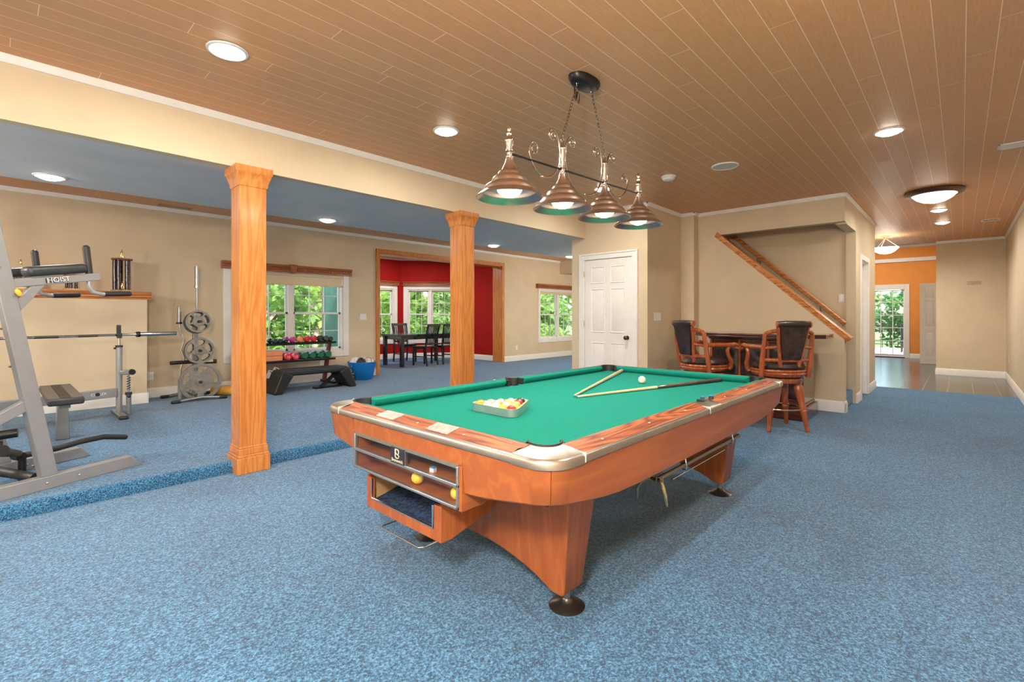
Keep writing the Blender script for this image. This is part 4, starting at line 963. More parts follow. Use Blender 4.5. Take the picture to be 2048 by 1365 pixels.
MB().box(-1.02, -.96, .14, .52, .95, 1.55, Matrix.Rotation(-.17, 4, 'Y') @ Matrix.Translation((.16, 0, -.12))).build('back_pad', VINYL, pw, .02, local=True)
beam_xz([(-1.02, 1.9), (-.96, 1.9), (-.98, 2.0), (-1.04, 2.0)], .065, .60, 'top_crossbar'); beam_xz([(-1.75, 0), (-1.75, .087), (-1.67, .087), (-1.67, 0)], .07, .59, 'rear_crossbar')
MB().tube([(-.62, .30, .20), (-.52, .30, .198), (-.40, .30, .20), (-.25, .30, .215), (-.10, .30, .215), (.05, .30, .178)], .021, 12).sphere((.05, .30, .178), .021, 10).build('foam_roller', BLACK, pw, local=True)
MB().cyl((-.62, .26, .20), (-.62, .34, .20), .03).cyl((-.60, .30, .0), (-.60, .30, .2), .022).build('roller_hub', BLACKM, pw, local=True)
MB().tube([(-.62, .10, .075), (-.72, .56, .12)], [.03, .034], 12).build('foot_roller', BLACK, pw, local=True)
MB().tube([(-.80, .12, .30), (-.66, .20, .24)], [.035, .022], 12).build('rear_roller', M('olive grey foam', (.07, .06, .035), .6), pw, local=True)
MB().tube([(-.70, .12, .40), (-1.2, .40, .36)], .03, 10).tube([(-.70, .30, .31), (-1.2, .5, .30)], .028, 10).build('leg_holder', BLACKM, pw, local=True)
MB().lathe([(0, -.012), (.034, -.012), (.036, 0), (.034, .012), (0, .012)], (-.83, -.01, .325), 20, Rx).build('pulley_wheel', BLACK, pw, local=True)
arm0 = [c for c in pw.children if c.name.startswith('arm_beam')][0]
TXT = M('white lettering', (.85, .85, .82), .4)
tm = Matrix.Translation((-.535, .0035, 1.4345)) @ Matrix.Rotation(-.165, 4, 'Y') @ Matrix.Rotation(PI / 2, 4, 'X')
text_mesh('maker_lettering_shadow', 'HOIST', .050, BLACK, arm0, Matrix.Translation((-.002, -.0000, -.003)) @ tm, .0012)
text_mesh('maker_lettering', 'HOIST', .046, TXT, arm0, Matrix.Translation((.001, -.0025, .001)) @ tm, .0012)

# ------------------------------------------------------------------ olympic bench with barbell
A17 = math.radians(17); ux, uy = math.cos(A17), math.sin(A17)
ob = thing('weight_bench', 'flat weight bench with black seat and grey barbell uprights by half wall', 'weight bench', (.41, 7.12, SF), 0)
pd = MB().box(.29, .53, 5.70, 6.92, .498, .558).build('bench_pad', VINYL, ob, .015); MB().box(.375, .445, 5.73, 6.90, .556, .5605).build('pad_panel', BLACK, pd, .001)
MB().box(.295, .372, 5.74, 6.90, .556, .5600).box(.448, .525, 5.74, 6.90, .556, .5600).build('pad_insert', M('brown grey vinyl', (.10, .085, .075), .5), pd, .001)
MB().box(.37, .45, 5.85, 7.15, .45, .50).build('spine_beam', STEELG, ob, .005)
MB().prism([(.375, SF), (.475, SF), (.465, .50), (.385, .50)], 'y', 6.26, 6.33).build('front_leg', STEEL, ob, .006)
def bar17(s0, s1, dy, z0, z1, w): 
    m = Matrix.Translation((.974, 7.30, 0)) @ Matrix.Rotation(A17, 4, 'Z'); return MB().box(s0, s1, dy - w / 2, dy + w / 2, z0, z1, m)
cbm = bar17(-1.16, -.02, 0, .325, .425, .06).build('cross_beam', STEELG, ob, .005)
cm = Matrix.Translation((.974 - .41 - .20 * ux + .0305 * uy, 7.30 - 7.12 - .20 * uy - .0315 * ux, .378 - SF)) @ Matrix.Rotation(A17, 4, 'Z') @ Matrix.Rotation(PI / 2, 4, 'X')
text_mesh('beam_lettering', 'CL   LEX', .040, TXT, cbm, cm)
MB().lathe([(0, 0), (.02, 0), (.02, .002), (0, .002)], (0, 0, 0), 16, Matrix.Diagonal((1.2, 1, 1, 1))).build('beam_badge', BLACK, cbm, local=True).matrix_local = Matrix.Translation((-.012 * ux, -.012 * uy, 0)) @ cm
for s0 in (0, -1.18):
    px, py = .985 + s0 * ux, 7.303 + s0 * uy
    MB().cyl((px, py, SF + .02), (px, py, .925), .031, 20).build('rack_post', STEELG, ob)
    MB().cyl((px, py, .90), (px, py, 1.02), .015, 16).build('inner_tube', CHROME, ob)
    MB().cyl((px, py, .905), (px, py, .93), .036, 20).cyl((px - .05, py, .895), (px - .02, py, .895), .012).build('post_collar', BLACK, ob)
    MB().box(px - .022, px + .022, py + .018, py + .035, 1.03, 1.17).box(px - .022, px + .022, py - .045, py - .03, 1.03, 1.075).box(px - .022, px + .022, py - .045, py + .035, 1.015, 1.035).build('bar_hook', BLACK, ob, .005)
    MB().prism([(py + .38, SF), (py + .38, .115), (py + .30, .135), (py - .26, .135), (py - .32, .115), (py - .32, SF)], 'x', px - .035, px + .035).build('floor_foot', STEEL, ob, .006)
    MB().box(px - .042, px + .042, py - .345, py - .27, SF, .13).build('foot_cap', BLACK, ob, .012)
    qx, qy = px + .075, py - .10
    MB().cyl((qx, qy, .12), (qx, qy, .36), .026, 16).build('spotter_post', STEEL, ob)
    MB().cyl((qx, qy, .35), (qx, qy, .60), .010, 10).build('spotter_rod', CHROME, ob)
    sp = [(qx + .018 * math.cos(i * .9), qy + .018 * math.sin(i * .9), .40 + i * .0042) for i in range(40)]
    MB().tube(sp, .004, 5).cyl((qx, qy, .345), (qx, qy, .375), .034).sphere((qx, qy - .035, .335), .022, 10).build('adjuster', BLACK, ob)
    MB().box(px - .01, qx + .05, qy - .02, qy + .02, .585, .64).build('spotter_arm', STEEL, ob, .008)
    MB().cyl((qx + .03, qy - .028, .612), (qx + .03, qy + .028, .612), .034, 18).build('spotter_cap', BLACKM, ob)
bb = thing('barbell', 'long chrome barbell racked on the bench uprights, no plates', 'barbell', (.974 - .457 * ux, 7.30 - .457 * uy, 1.052))
def b17(s_, z=1.052): return (.974 + s_ * ux, 7.303 + s_ * uy, z)
MB().tube([b17(-1.13), b17(.21)], .0145, 14).build('shaft', CHROME, bb)
for a, b_ in ((.215, .645), (-1.56, -1.135)):
    MB().tube([b17(a), b17(b_)], .0255, 18).build('sleeve', CHROME, bb)
MB().tube([b17(.195), b17(.225)], .034, 18).tube([b17(-1.145), b17(-1.12)], .034, 18).build('collar', BLACKM, bb)
MB().tube([b17(-.38), b17(-.20)], .0152, 14).tube([b17(-.75), b17(-.55)], .0152, 14).build('knurling', M('dark knurled steel', (.16, .14, .12), .45, .9), bb)

# ------------------------------------------------------------------ plate tree
tx, ty = 1.94, 8.06
tr_ = thing('plate_tree', 'steel weight plate tree with black feet beside the window', 'plate rack', (tx, ty, SF))
MB().box(tx - .03, tx + .03, ty - .03, ty + .03, SF + .04, 1.28).build('post', STEELG, tr_, .004)
for y0 in (ty - .33, ty + .30):
    MB().tube([(tx - .30, y0, SF + .02), (tx - .18, y0, SF + .035), (tx, y0, SF + .05), (tx + .14, y0, SF + .035), (tx + .27, y0, SF + .02)], .020, 12).build('foot_bar', STEEL, tr_)
    for x in (tx - .30, tx + .265): MB().box(x - .055, x + .055, y0 - .03, y0 + .03, SF, SF + .042).build('foot_cap', BLACK, tr_, .016)
MB().box(tx - .022, tx + .022, ty - .33, ty + .30, SF + .03, SF + .065).build('spine', STEEL, tr_, .004)
for z in (1.20, .79, .35): MB().cyl((tx, ty - .02, z), (tx, ty - .30, z), .018).build('plate_peg', BLACK, tr_)
MB().cyl((tx - .31, ty - .08, .625), (tx - .03, ty - .04, .625), .027).build('side_peg', BLACK, tr_)
MB().cyl((tx + .03, ty - .08, .615), (tx + .25, ty - .08, .615), .030).build('side_peg', BLACK, tr_)
MB().cyl((tx + .07, ty - .085, .622), (tx + .20, ty - .085, .622), .0265).build('side_peg_label', M('label white', (.7, .66, .58), .5), tr_)
for x, dx in ((tx - .19, .03), (tx + .035, 0)):
    MB().lathe([(.019, 0), (.030, 0), (.030, .28), (.019, .28)], (x, ty - (.06 if dx else -.04), SF + .02), 16, closed=True).build('bar_holder', STEELG, tr_)
def plate(x, y, z, r, label, mat):
    t = thing('weight_plate', label, 'weight plate', (x, y, z - r), 0, 'weight plates on the tree'); w = .028
    n = 40; m = Rx
    MB().lathe([(r * .86, -.004), (r * .87, -.016), (r * .985, -.016), (r, -.008), (r, .008), (r * .985, .016), (r * .87, .016), (r * .86, .004)], (x, y, z), n, m, True).build('rim', mat, t)
    MB().lathe([(.019, -.018), (.058, -.018), (.064, -.004), (.064, .004), (.058, .018), (.019, .018)], (x, y, z), 24, m, True).build('hub', mat, t)
    NA, rr_ = 60, [.05, .062, .074] + [.074 + (r * .90 - .074) * i / 7 for i in range(1, 8)]
    def solid(i, k):
        if i < 2 or i > 7: return True
        q = (rr_[i] + rr_[i + 1]) / 2; lo, hi = (.40, .92) if r < .2 else (.56, .92); c = r * (lo + hi) / 2; h = r * (hi - lo) / 2
        a = (k + .5) * 2 * PI / NA; d = ((a - PI / 2 + PI / 5) % (2 * PI / 5)) - PI / 5
        return (d * c / (r * .34)) ** 2 + ((q - c) / h) ** 2 > 1
    mb = MB(); nR = len(rr_)
    V0 = [(x + q * math.cos(2 * PI * k / NA), yy, z + q * math.sin(2 * PI * k / NA)) for yy in (y - .009, y + .009) for q in rr_ for k in range(NA)]
    I = lambda s_, i, k: s_ * nR * NA + i * NA + k % NA; F = []
    for i in range(nR - 1):
        for k in range(NA):
            if not solid(i, k): continue
            for s_ in (0, 1): F.append((I(s_, i, k), I(s_, i, k + 1), I(s_, i + 1, k + 1), I(s_, i + 1, k)))
            if i + 1 >= nR - 1 or not solid(i + 1, k): F.append((I(0, i + 1, k), I(0, i + 1, k + 1), I(1, i + 1, k + 1), I(1, i + 1, k)))
            if i == 0 or not solid(i - 1, k): F.append((I(0, i, k), I(0, i, k + 1), I(1, i, k + 1), I(1, i, k)))
            if not solid(i, (k + 1) % NA): F.append((I(0, i, k + 1), I(0, i + 1, k + 1), I(1, i + 1, k + 1), I(1, i, k + 1)))
            if not solid(i, (k - 1) % NA): F.append((I(0, i, k), I(0, i + 1, k), I(1, i + 1, k), I(1, i, k)))
    mb.add(V0, F)
    mb.build('plate_web', mat, t); return t
PL = M('grey cast plate', (.30, .28, .25), .38, .55, var=.12, scale=20); PLD = M('dark cast plate', (.09, .10, .10), .4, .6)
plate(tx - .005, ty - .20, 1.20, .158, 'small silver weight plate at the top of plate tree', PL)
plate(tx - .02, ty - .155, 1.185, .158, 'dark weight plate behind the small silver one on tree', PLD)
plate(tx + .005, ty - .22, .79, .185, 'middle-sized silver weight plate halfway up the tree', PL)
plate(tx + .0, ty - .18, .79, .18, 'second plate tucked behind the middle-sized silver plate', PLD)
plate(tx + .01, ty - .24, .35, .262, 'largest silver weight plate at the bottom of tree', PL)
t = thing('barbell', 'chrome barbell standing upright behind the weight plates', 'barbell', (tx + .035, ty + .04, SF + .02))
x, y = tx + .035, ty + .04
MB().cyl((x, y, SF + .02), (x, y, 1.70), .0145, 12).build('shaft', STEEL, t); MB().cyl((x, y, 1.70), (x, y, 2.0), .029, 16).build('sleeve', STEEL, t); MB().cyl((x, y, 1.685), (x, y, 1.715), .036, 16).build('collar', STEEL, t)
t = thing('curl_bar', 'zigzag steel curl bar standing upright left of plate tree', 'curl bar', (tx - .19, ty - .06, SF + .02))
x, y = tx - .19, ty - .06
MB().tube([(x, y, SF + .02), (x, y, .40), (x + .004, y, .55), (x + .045, y, .68), (x + .01, y, .80), (x + .045, y, .93), (x + .0, y, 1.04), (x - .012, y, 1.2)], .0135, 12).build('shaft', CHROME, t)
MB().cyl((x - .013, y, 1.18), (x - .013, y, 1.40), .024, 14).build('sleeve', STEEL, t); MB().cyl((x - .013, y, 1.165), (x - .013, y, 1.19), .036, 14).build('collar', BLACKM, t)

# ------------------------------------------------------------------ dumbbell rack
dr = thing('dumbbell_rack', 'black two-shelf dumbbell rack in front of the window', 'dumbbell rack', (3.3, 8.22, SF))
for x in (2.56, 4.02):
    MB().prism([(8.42, SF + .03), (8.36, SF + .03), (8.14, .88), (8.20, .88)], 'x', x - .03, x + .03).build('side_frame', M('brown red powder frame', (.22, .045, .03), .4, .2) if x > 4 else BLACKM, dr, .004)
    MB().box(x - .035, x + .035, 7.98, 8.48, SF, SF + .04).build('floor_foot', BLACKM, dr, .006)
for z, y0, y1 in ((.83, 8.0, 8.22), (.545, 8.02, 8.30)):
    MB().prism([(y0, z - .03), (y0, z + .005), (y0 + .012, z + .005), (y0 + .012, z - .018), (y1 - .012, z - .008), (y1 - .012, z + .005), (y1, z + .005), (y1, z - .02)], 'x', 2.55, 4.05).build('shelf', BLACKM, dr)
def dumbbell(x, z, r, L, col, hexa, label, yaw=0, num=None):
    t = thing('dumbbell', label, 'dumbbell', (x, 8.12, z), yaw, 'dumbbells on the rack'); m = Rx; n = 6 if hexa else 16
    rr = Matrix.Rotation(PI / 6, 4, 'Z')
    for s_ in (-1, 1):
        c = (0, s_ * L * .33, r); h = L * .17
        h_ = MB().lathe([(0, -h), (r * .78, -h), (r, -h * .7), (r, h * .7), (r * .78, h), (0, h)], c, n, m @ rr).build('head', col, t, local=True)
        if num and s_ < 0: text_mesh('number', num, r * .9, TXT, h_, Matrix.Translation((0, -L * .5 - .001, r)) @ Matrix.Rotation(PI / 2, 4, 'X'))
    MB().cyl((0, -L * .2, r), (0, L * .2, r), .013, 12).build('grip', col, t, local=True); return t
cv = lambda n, c: M('vinyl ' + n, c, .3, coat=.3)
DG = cv('dark green', (.012, .035, .028)); PU = cv('purple', (.50, .03, .22)); OR = cv('orange', (.85, .30, .10)); RD = cv('red', (.60, .03, .03)); GN = cv('green', (.015, .12, .06)); CRD = cv('crimson', (.70, .03, .06))
zt_ = .836
for x, r, c, lab, yw in ((2.80, .036, DG, 'small dark dumbbell at the left end of top shelf, partly behind the column', .1), (3.02, .038, DG, 'small dark green dumbbell with white end on top shelf', .2), (3.12, .036, DG, 'second small dark dumbbell on the top shelf', -.1), (3.20, .032, DG, 'tiny dark dumbbell beside the purple one', .1),
                      (3.29, .048, PU, 'purple dumbbell on the top shelf', .5), (3.41, .048, OR, 'orange dumbbell on the top shelf', .5), (3.53, .052, RD, 'red dumbbell beside the orange one on top shelf', .5), (3.65, .052, RD, 'red dumbbell beside the black ones on top shelf', .5),
                      (3.76, .054, BLACK, 'black dumbbell beside the reds on top shelf', .4), (3.865, .052, DG, 'dark green dumbbell second from right on top shelf', .3), (3.955, .042, BLACK, 'small black dumbbell at the right end of top shelf', .2)):
    dumbbell(x, zt_ + .0, r, .20, c, False, lab, yw)
for x, r, c, lab, n_ in ((3.235, .056, CRD, 'crimson twelve pound dumbbell next to yoga blocks', '12'), (3.36, .056, CRD, 'crimson dumbbell marked twelve beside the green ones', '12'),
                         (3.50, .058, GN, 'green hex dumbbell leftmost of the greens', None), (3.63, .060, GN, 'green hex dumbbell second of the greens', None), (3.765, .062, GN, 'green hex dumbbell third of the greens', None), (3.905, .064, GN, 'green hex dumbbell at right end of lower shelf', None)):
    dumbbell(x, .551, r, .24, c, True if c is GN else False, lab, .15 if n_ is None else .0, n_)
YBm = M('coral foam block', (.72, .27, .13), .7)
for i, z in enumerate((.553, .634)):
    tag(MB().box(2.895, 3.155, 8.03, 8.20, z, z + .079).build('yoga_block', YBm, bevel=.008), ('lower' if i == 0 else 'upper') + ' coral yoga block on the lower rack shelf', 'yoga block', 'yoga blocks')
# step deck
sd = thing('step_bench', 'black step bench with sloping legs in front of the rack', 'step bench', (3.46, 7.64, SF))
MB().box(2.93, 3.99, 7.46, 7.82, .355, .445).build('deck', BLACK, sd, .03).modifiers[0].segments = 4
for sx, x0, x1 in ((-1, 2.95, 2.80), (1, 3.97, 4.12)):
    w = .115 * -sx
    MB().prism([(x0, .440), (x0 + w * 1.2, .36), (x1 + w, SF), (x1, SF), (x1, SF + .03), (x0 - w * .35, .40)], 'y', 7.43, 7.85).build('sloping_leg', M('black plastic', (.014, .014, .013), .45, var=.2, scale=4), sd, .015)
MB().prism([(3.55, SF), (3.60, SF), (3.92, .35), (3.86, .35)], 'y', 7.60, 7.68).box(3.50, 3.95, 7.60, 7.72, SF, SF + .03).build('folded_support', BLACKM, sd, .004)
# shoes on black tray, small blue tub, kettlebell, blue tub, mat
for i, (x, y, z, rz) in enumerate(((2.915, 7.98, .30, .5), (3.02, 8.03, .335, .5))):
    t = thing('sneaker', ('near' if i == 0 else 'far') + ' white sneaker standing on its heel behind the step bench', 'shoe', (x, y, z), rz, 'pair of white sneakers')
    SH = M('white lilac shoe', (.62, .55, .62), .4, var=.12, scale=25)
    m_ = Matrix.Rotation(.5, 4, 'X')
    MB().lathe([(.0, 0), (.036, .004), (.044, .03), (.042, .07), (.046, .11), (.040, .115), (.034, .09), (.03, .05)], (0, 0, 0), 16, m_ @ Matrix.Diagonal((.85, 1.2, 1, 1))).build('upper', SH, t, local=True)
    MB().lathe([(0, -.012), (.046, -.010), (.048, .006), (0, .006)], (0, 0, 0), 16, m_ @ Matrix.Diagonal((.85, 1.2, 1, 1))).build('sole', M('grey sole', (.35, .33, .36), .6), t, local=True)
    MB().cyl((0, -.02, .088), (0, -.024, .100), .030, 12).build('lining', BLACK, t, local=True)
tag(MB().lathe([(0, 0), (.13, 0), (.14, .02), (.145, .14), (.135, .14), (.13, .03), (0, .02)], (2.965, 8.01, .16), 20).build('black_basket', BLACK), 'black round basket under the sneakers behind the step bench', 'basket')
tag(MB().lathe([(0, 0), (.10, 0), (.118, .06), (.0, .062)], (2.965, 8.01, SF), 20).build('storage_lid', M('blue plastic lid', (.01, .09, .32), .4)), 'blue plastic lid under the black basket beside the column', 'lid')
kt = thing('kettlebell', 'black kettlebell with ring handle between step bench and blue tub', 'kettlebell', (4.27, 7.92, SF))
MB().sphere((4.27, 7.92, SF + .085), .085, 20).build('body', BLACKM, kt); MB().tube([(4.27 + .055 * math.cos(a), 7.92, SF + .20 + .062 * math.sin(a)) for a in [math.radians(-50 + i * 23.3) for i in range(13)]], .012, 8).build('handle', BLACK, kt)
MB().lathe([(.05, 0), (.072, .01), (.05, .02)], (4.27, 7.92, SF + .145), 20, closed=True).build('label_band', M('tan band', (.45, .28, .16), .5), kt)
tb = thing('blue_tub', 'bright blue plastic tub filled with towels and straps', 'tub', (4.66, 8.20, SF))
BLU = M('bright blue plastic', (.008, .17, .52), .35, var=.08, scale=5)
MB().lathe([(0, 0), (.185, 0), (.195, .01), (.255, .315), (.263, .318), (.263, .328), (.25, .328), (.19, .03), (0, .02)], (4.66, 8.20, SF), 36).build('tub_body', BLU, tb)
MB().tube([(4.42, 8.12, SF + .29), (4.38, 8.09, SF + .24), (4.36, 8.05, SF + .14), (4.39, 8.04, SF + .06)], .010, 8).build('tub_handle', BLU, tb)
def lump(cx, cy, z0, rx, ry, h, seed, name, mat, label, cat):
    rnd = random.Random(seed); mb = MB(); n, m = 18, 7; vs = []; ph = [rnd.random() * 6 for _ in range(6)]
    for i in range(m + 1):
        t_ = i / m * PI / 2
        for k in range(n):
            a = 2 * PI * k / n; q = 1 + .12 * math.sin(3 * a + ph[0]) + .1 * math.sin(5 * a + ph[1] + i)
            vs.append((cx + rx * q * math.cos(t_) * math.cos(a), cy + ry * q * math.cos(t_) * math.sin(a), z0 + h * math.sin(t_) * (1 + .25 * math.sin(4 * a + ph[2] + i * .8))))
    fs = [(i * n + k, i * n + (k + 1) % n, (i + 1) * n + (k + 1) % n, (i + 1) * n + k) for i in range(m) for k in range(n)] + [tuple(range(n))[::-1], tuple(range(m * n, m * n + n))]
    o = mb.add(vs, fs).build(name, mat); return tag(o, label, cat)
TW = M('white towel', (.78, .73, .70), .9, bmp=.5, scale=20)
lump(4.76, 8.20, .39, .12, .17, .085, 3, 'towel', TW, 'white towel heaped in the right half of blue tub', 'towel')
lump(4.54, 8.24, .39, .10, .14, .10, 5, 'towel', TW, 'crumpled white towel at the left rim of blue tub', 'towel')
lump(4.57, 8.07, .40, .085, .07, .09, 8, 'boxing_glove', BLACK, 'black glove poking out of the blue tub', 'glove')
tag(MB().tube([(4.70 + .075 * math.cos(a), 8.06, .445 + .06 * math.sin(a)) for a in [i * PI / 8 for i in range(16)]], .006, 6, True).build('exercise_band', M('mauve band', (.35, .13, .15), .6)), 'thin mauve exercise ring on top of the blue tub', 'exercise band')
ym = thing('yoga_mat', 'rolled yellow yoga mat on the carpet beside the column', 'yoga mat', (2.38, 8.02, SF))
pts = []; sp = [((.045 + .0 * i) * 0, 0) for i in range(1)]
MB().tube([(2.20, 8.16, SF + .068), (2.50, 7.78, SF + .068)], .068, 24).build('roll', M('mustard mat', (.72, .36, .07), .8, bmp=.4, scale=20), ym)
MB().box(-.12, .20, -.015, .10, 0, .012, Matrix.Translation((2.335, 7.99, SF + .125)) @ Matrix.Rotation(-.90, 4, 'Z')).build('loose_flap', M('tan mat flap', (.62, .30, .10), .8), ym, .004)

# ------------------------------------------------------------------ trophies
GOLD = M('gold plastic', (.85, .58, .22), .18, 1, var=.05); DKC = M('black glossy column', (.03, .022, .025), .15, .4, var=.6, scale=30); TW_ = wood('trophy walnut', (.28, .09, .04), (.18, .05, .02), 'X', 8)
def figure(mb, x, y, z, s):
    mb.lathe([(0, 0), (.022 * s, 0), (.012 * s, .012 * s), (.008 * s, .02 * s), (0, .02 * s)], (x, y, z), 10)
    mb.tube([(x - .006 * s, y, z + .02 * s), (x - .012 * s, y, z + .05 * s), (x, y, z + .08 * s)], [.004 * s, .006 * s, .009 * s], 6).tube([(x + .012 * s, y, z + .02 * s), (x + .014 * s, y, z + .05 * s), (x, y, z + .08 * s)], [.004 * s, .006 * s, .009 * s], 6)
    mb.tube([(x, y, z + .075 * s), (x, y, z + .10 * s), (x, y, z + .125 * s)], [.010 * s, .013 * s, .006 * s], 8).sphere((x, y, z + .137 * s), .010 * s, 8)
    mb.tube([(x, y, z + .118 * s), (x + .022 * s, y, z + .125 * s), (x + .018 * s, y, z + .155 * s)], .0035 * s, 6).tube([(x, y, z + .118 * s), (x - .024 * s, y, z + .10 * s), (x - .012 * s, y, z + .085 * s)], .0035 * s, 6)
def trophy(x, y, hcol, w, ncol, label, s=1.0):
    z = 1.601; t = thing('trophy', label, 'trophy', (x, y, z), 0, 'trophies on the oak ledge')
    MB().box(x - w, x + w, y - w * .7, y + w * .7, z, z + .028).build('base_plate', M('gold marble base', (.40, .30, .14), .25, .3, var=.3), t, .004)
    for k in range(ncol):
        a = 2 * PI * k / ncol + .4; MB().cyl((x + w * .68 * math.cos(a), y + w * .45 * math.sin(a), z + .028), (x + w * .68 * math.cos(a), y + w * .45 * math.sin(a), z + .028 + hcol), w * .22, 12).build('column', DKC, t)
    MB().prism([(x - w * 1.0, y - w * .3), (x - w * .6, y - w * .75), (x + w * .6, y - w * .75), (x + w, y - w * .3), (x + w, y + w * .3), (x + w * .6, y + w * .75), (x - w * .6, y + w * .75), (x - w, y + w * .3)], 'z', z + .028 + hcol, z + .05 + hcol).build('top_plate', TW_, t, .004)
    mb = MB(); figure(mb, x, y, z + .05 + hcol, s); mb.build('figurine', GOLD, t)
    if ncol > 3: mb = MB(); figure(mb, x - .005, y - w * .55, z + .028, s * .9); mb.build('inner_figurine', GOLD, t)
    return t
trophy(1.145, 8.27, .40, .112, 5, 'tall trophy with black columns and gold figure on oak ledge', .85)
trophy(.64, 8.27, .16, .075, 3, 'shorter trophy partly hidden behind the power tower arm', .6)
trophy(.19, 8.27, .20, .075, 3, 'leftmost trophy whose gold figure shows above the arm pad', .75)

# ------------------------------------------------------------------ wall plates
def plate_xz(x, y, z, label, kind='outlet', rz=0, gang=1):
    t = thing('light_switch' if kind == 'switch' else 'wall_outlet', label, 'light switch' if kind == 'switch' else 'outlet', (x, y, z), rz, 'wall plates')
    w = .037 + .023 * (gang - 1); w = .036 * gang + (.0 if gang == 1 else .0)
    MB().box(-w, w, -.006, 0, -.06, .06).build('cover_plate', PLASTICW, t, .003, local=True)
    for k in range(gang):
        cx = (k - (gang - 1) / 2) * .070
        if kind == 'switch': MB().box(cx - .016, cx + .016, -.010, -.006, -.032, .032).build('rocker', WHITE, t, .002, local=True)
        else:
            for zz in (-.022, .022): MB().lathe([(0, -.003), (.016, -.003), (.016, 0)], (cx, -.007, zz), 14, Rx).build('socket', WHITE, t, local=True)
    return t
plate_xz(4.887, YB, 1.26, 'white double switch between dumbbell window and red bay', 'switch', gang=2)
plate_xz(9.335, YB, .437, 'white outlet low on back wall right of the bay')
plate_xz(1.509, YB, .406, 'white outlet beside the half wall near the plate tree')
plate_xz(4.051, YB, .43, 'white outlet under the dumbbell window')
plate_xz(6.63, 3.27, 1.265, 'white switch pair round the corner from the closet door', 'switch', gang=3)
plate_xz(8.56, 1.30, 1.54, 'white switch at the stairs beside the handrail', 'switch', rz=-PI / 2, gang=1)
plate_xz(13.2, -.67, .45, 'white outlet low on the right wall near the end', rz=PI)

# ------------------------------------------------------------------ bay dining set
dt = thing('dining_table', 'black rectangular dining table in the red bay', 'table', (7.12, 9.76, SF))
MB().box(6.28, 7.96, 9.33, 10.18, .80, .845).build('tabletop', BLACKW, dt, .006)
MB().box(6.36, 7.88, 9.41, 9.44, .72, .80).box(6.36, 7.88, 10.07, 10.10, .72, .80).box(6.36, 6.39, 9.41, 10.10, .72, .80).box(7.85, 7.88, 9.41, 10.10, .72, .80).build('table_apron', BLACKW, dt)
for x in (6.355, 7.885):
    for y in (9.405, 10.105): MB().box(x - .04, x + .04, y - .04, y + .04, SF, .80).build('leg', BLACKW, dt, .005)
def dining_chair():
    t = thing('dining_chair', 'x', 'chair')
    MB().box(-.21, .21, -.20, .22, .435, .465).build('seat', BLACKW, t, .008, local=True)
    for sx in (-1, 1):
        MB().prism([(sx * .195 - .018, 0), (sx * .195 + .018, 0), (sx * .195 + .02, .44), (sx * .195 - .02, .44)], 'y', .175, .21).build('leg', BLACKW, t, .003, local=True)
        MB().tube([(sx * .195, -.235, 0), (sx * .195, -.20, .25), (sx * .195, -.195, .46), (sx * .20, -.225, .75), (sx * .205, -.28, .98)], .022, 6).build('leg', BLACKW, t, local=True)
    MB().box(-.222, .222, -.30, -.268, .93, .99).build('top_rail', BLACKW, t, .006, local=True)
    MB().box(-.20, .20, -.215, -.190, .50, .54).build('lower_rail', BLACKW, t, .004, local=True)
    for k in range(7):
        x = (k - 3) * .052; MB().tube([(x, -.203, .53), (x, -.225, .72), (x, -.278, .94)], .013, 6).build('slat', BLACKW, t, local=True)
    MB().box(-.19, .19, .185, .20, .38, .435).box(-.203, -.187, -.2, .19, .20, .225).box(.187, .203, -.2, .19, .20, .225).build('stretcher', BLACKW, t, local=True)
    return t
dc = dining_chair()
for i, (x, y, rz, lab) in enumerate(((7.02, 9.42, math.radians(12), 'black slat-back chair on near side of dining table, nearest the camera'), (7.16, 10.46, PI - .05, 'black slat-back chair on the window side of dining table'), (7.56, 9.42, math.radians(4), 'black slat-back chair half hidden by the column on near side'))):
    o = dc if i == 0 else copy_tree(dc); o.location = (x, y, SF); o.rotation_euler = (0, 0, rz); tag(o, lab, 'chair', 'black dining chairs in the bay')

# ------------------------------------------------------------------ bar
br = thing('home_bar', 'dark wooden home bar with tufted leather front panels under stairs', 'bar', (6.9, 1.95, 0))
MB().box(6.68, 7.25, 1.40, 2.52, 0, 1.0).build('cabinet', BARW, br, .004)
MB().prism([(6.63, 1.36), (7.28, 1.36), (7.28, 2.56), (6.63, 2.56)], 'z', 0, .17).build('plinth', BARW, br, .012)
MB().box(6.655, 7.25, 1.385, 2.535, .17, .20).build('moulding', BARW, br, .01); MB().box(6.655, 7.25, 1.385, 2.535, .97, 1.005).build('moulding', BARW, br, .01)
tp = [(6.42, 1.42), (6.66, 1.16), (7.10, 1.16), (7.30, 1.30), (7.30, 2.58), (7.10, 2.72), (6.66, 2.72), (6.42, 2.46)]
MB().prism(tp, 'z', 1.005, 1.03).prism([(x + (.02 if x < 6.9 else -.02) * 0, y) for x, y in tp], 'z', 1.03, 1.055).build('bar_top', BARTOP, br, .008)
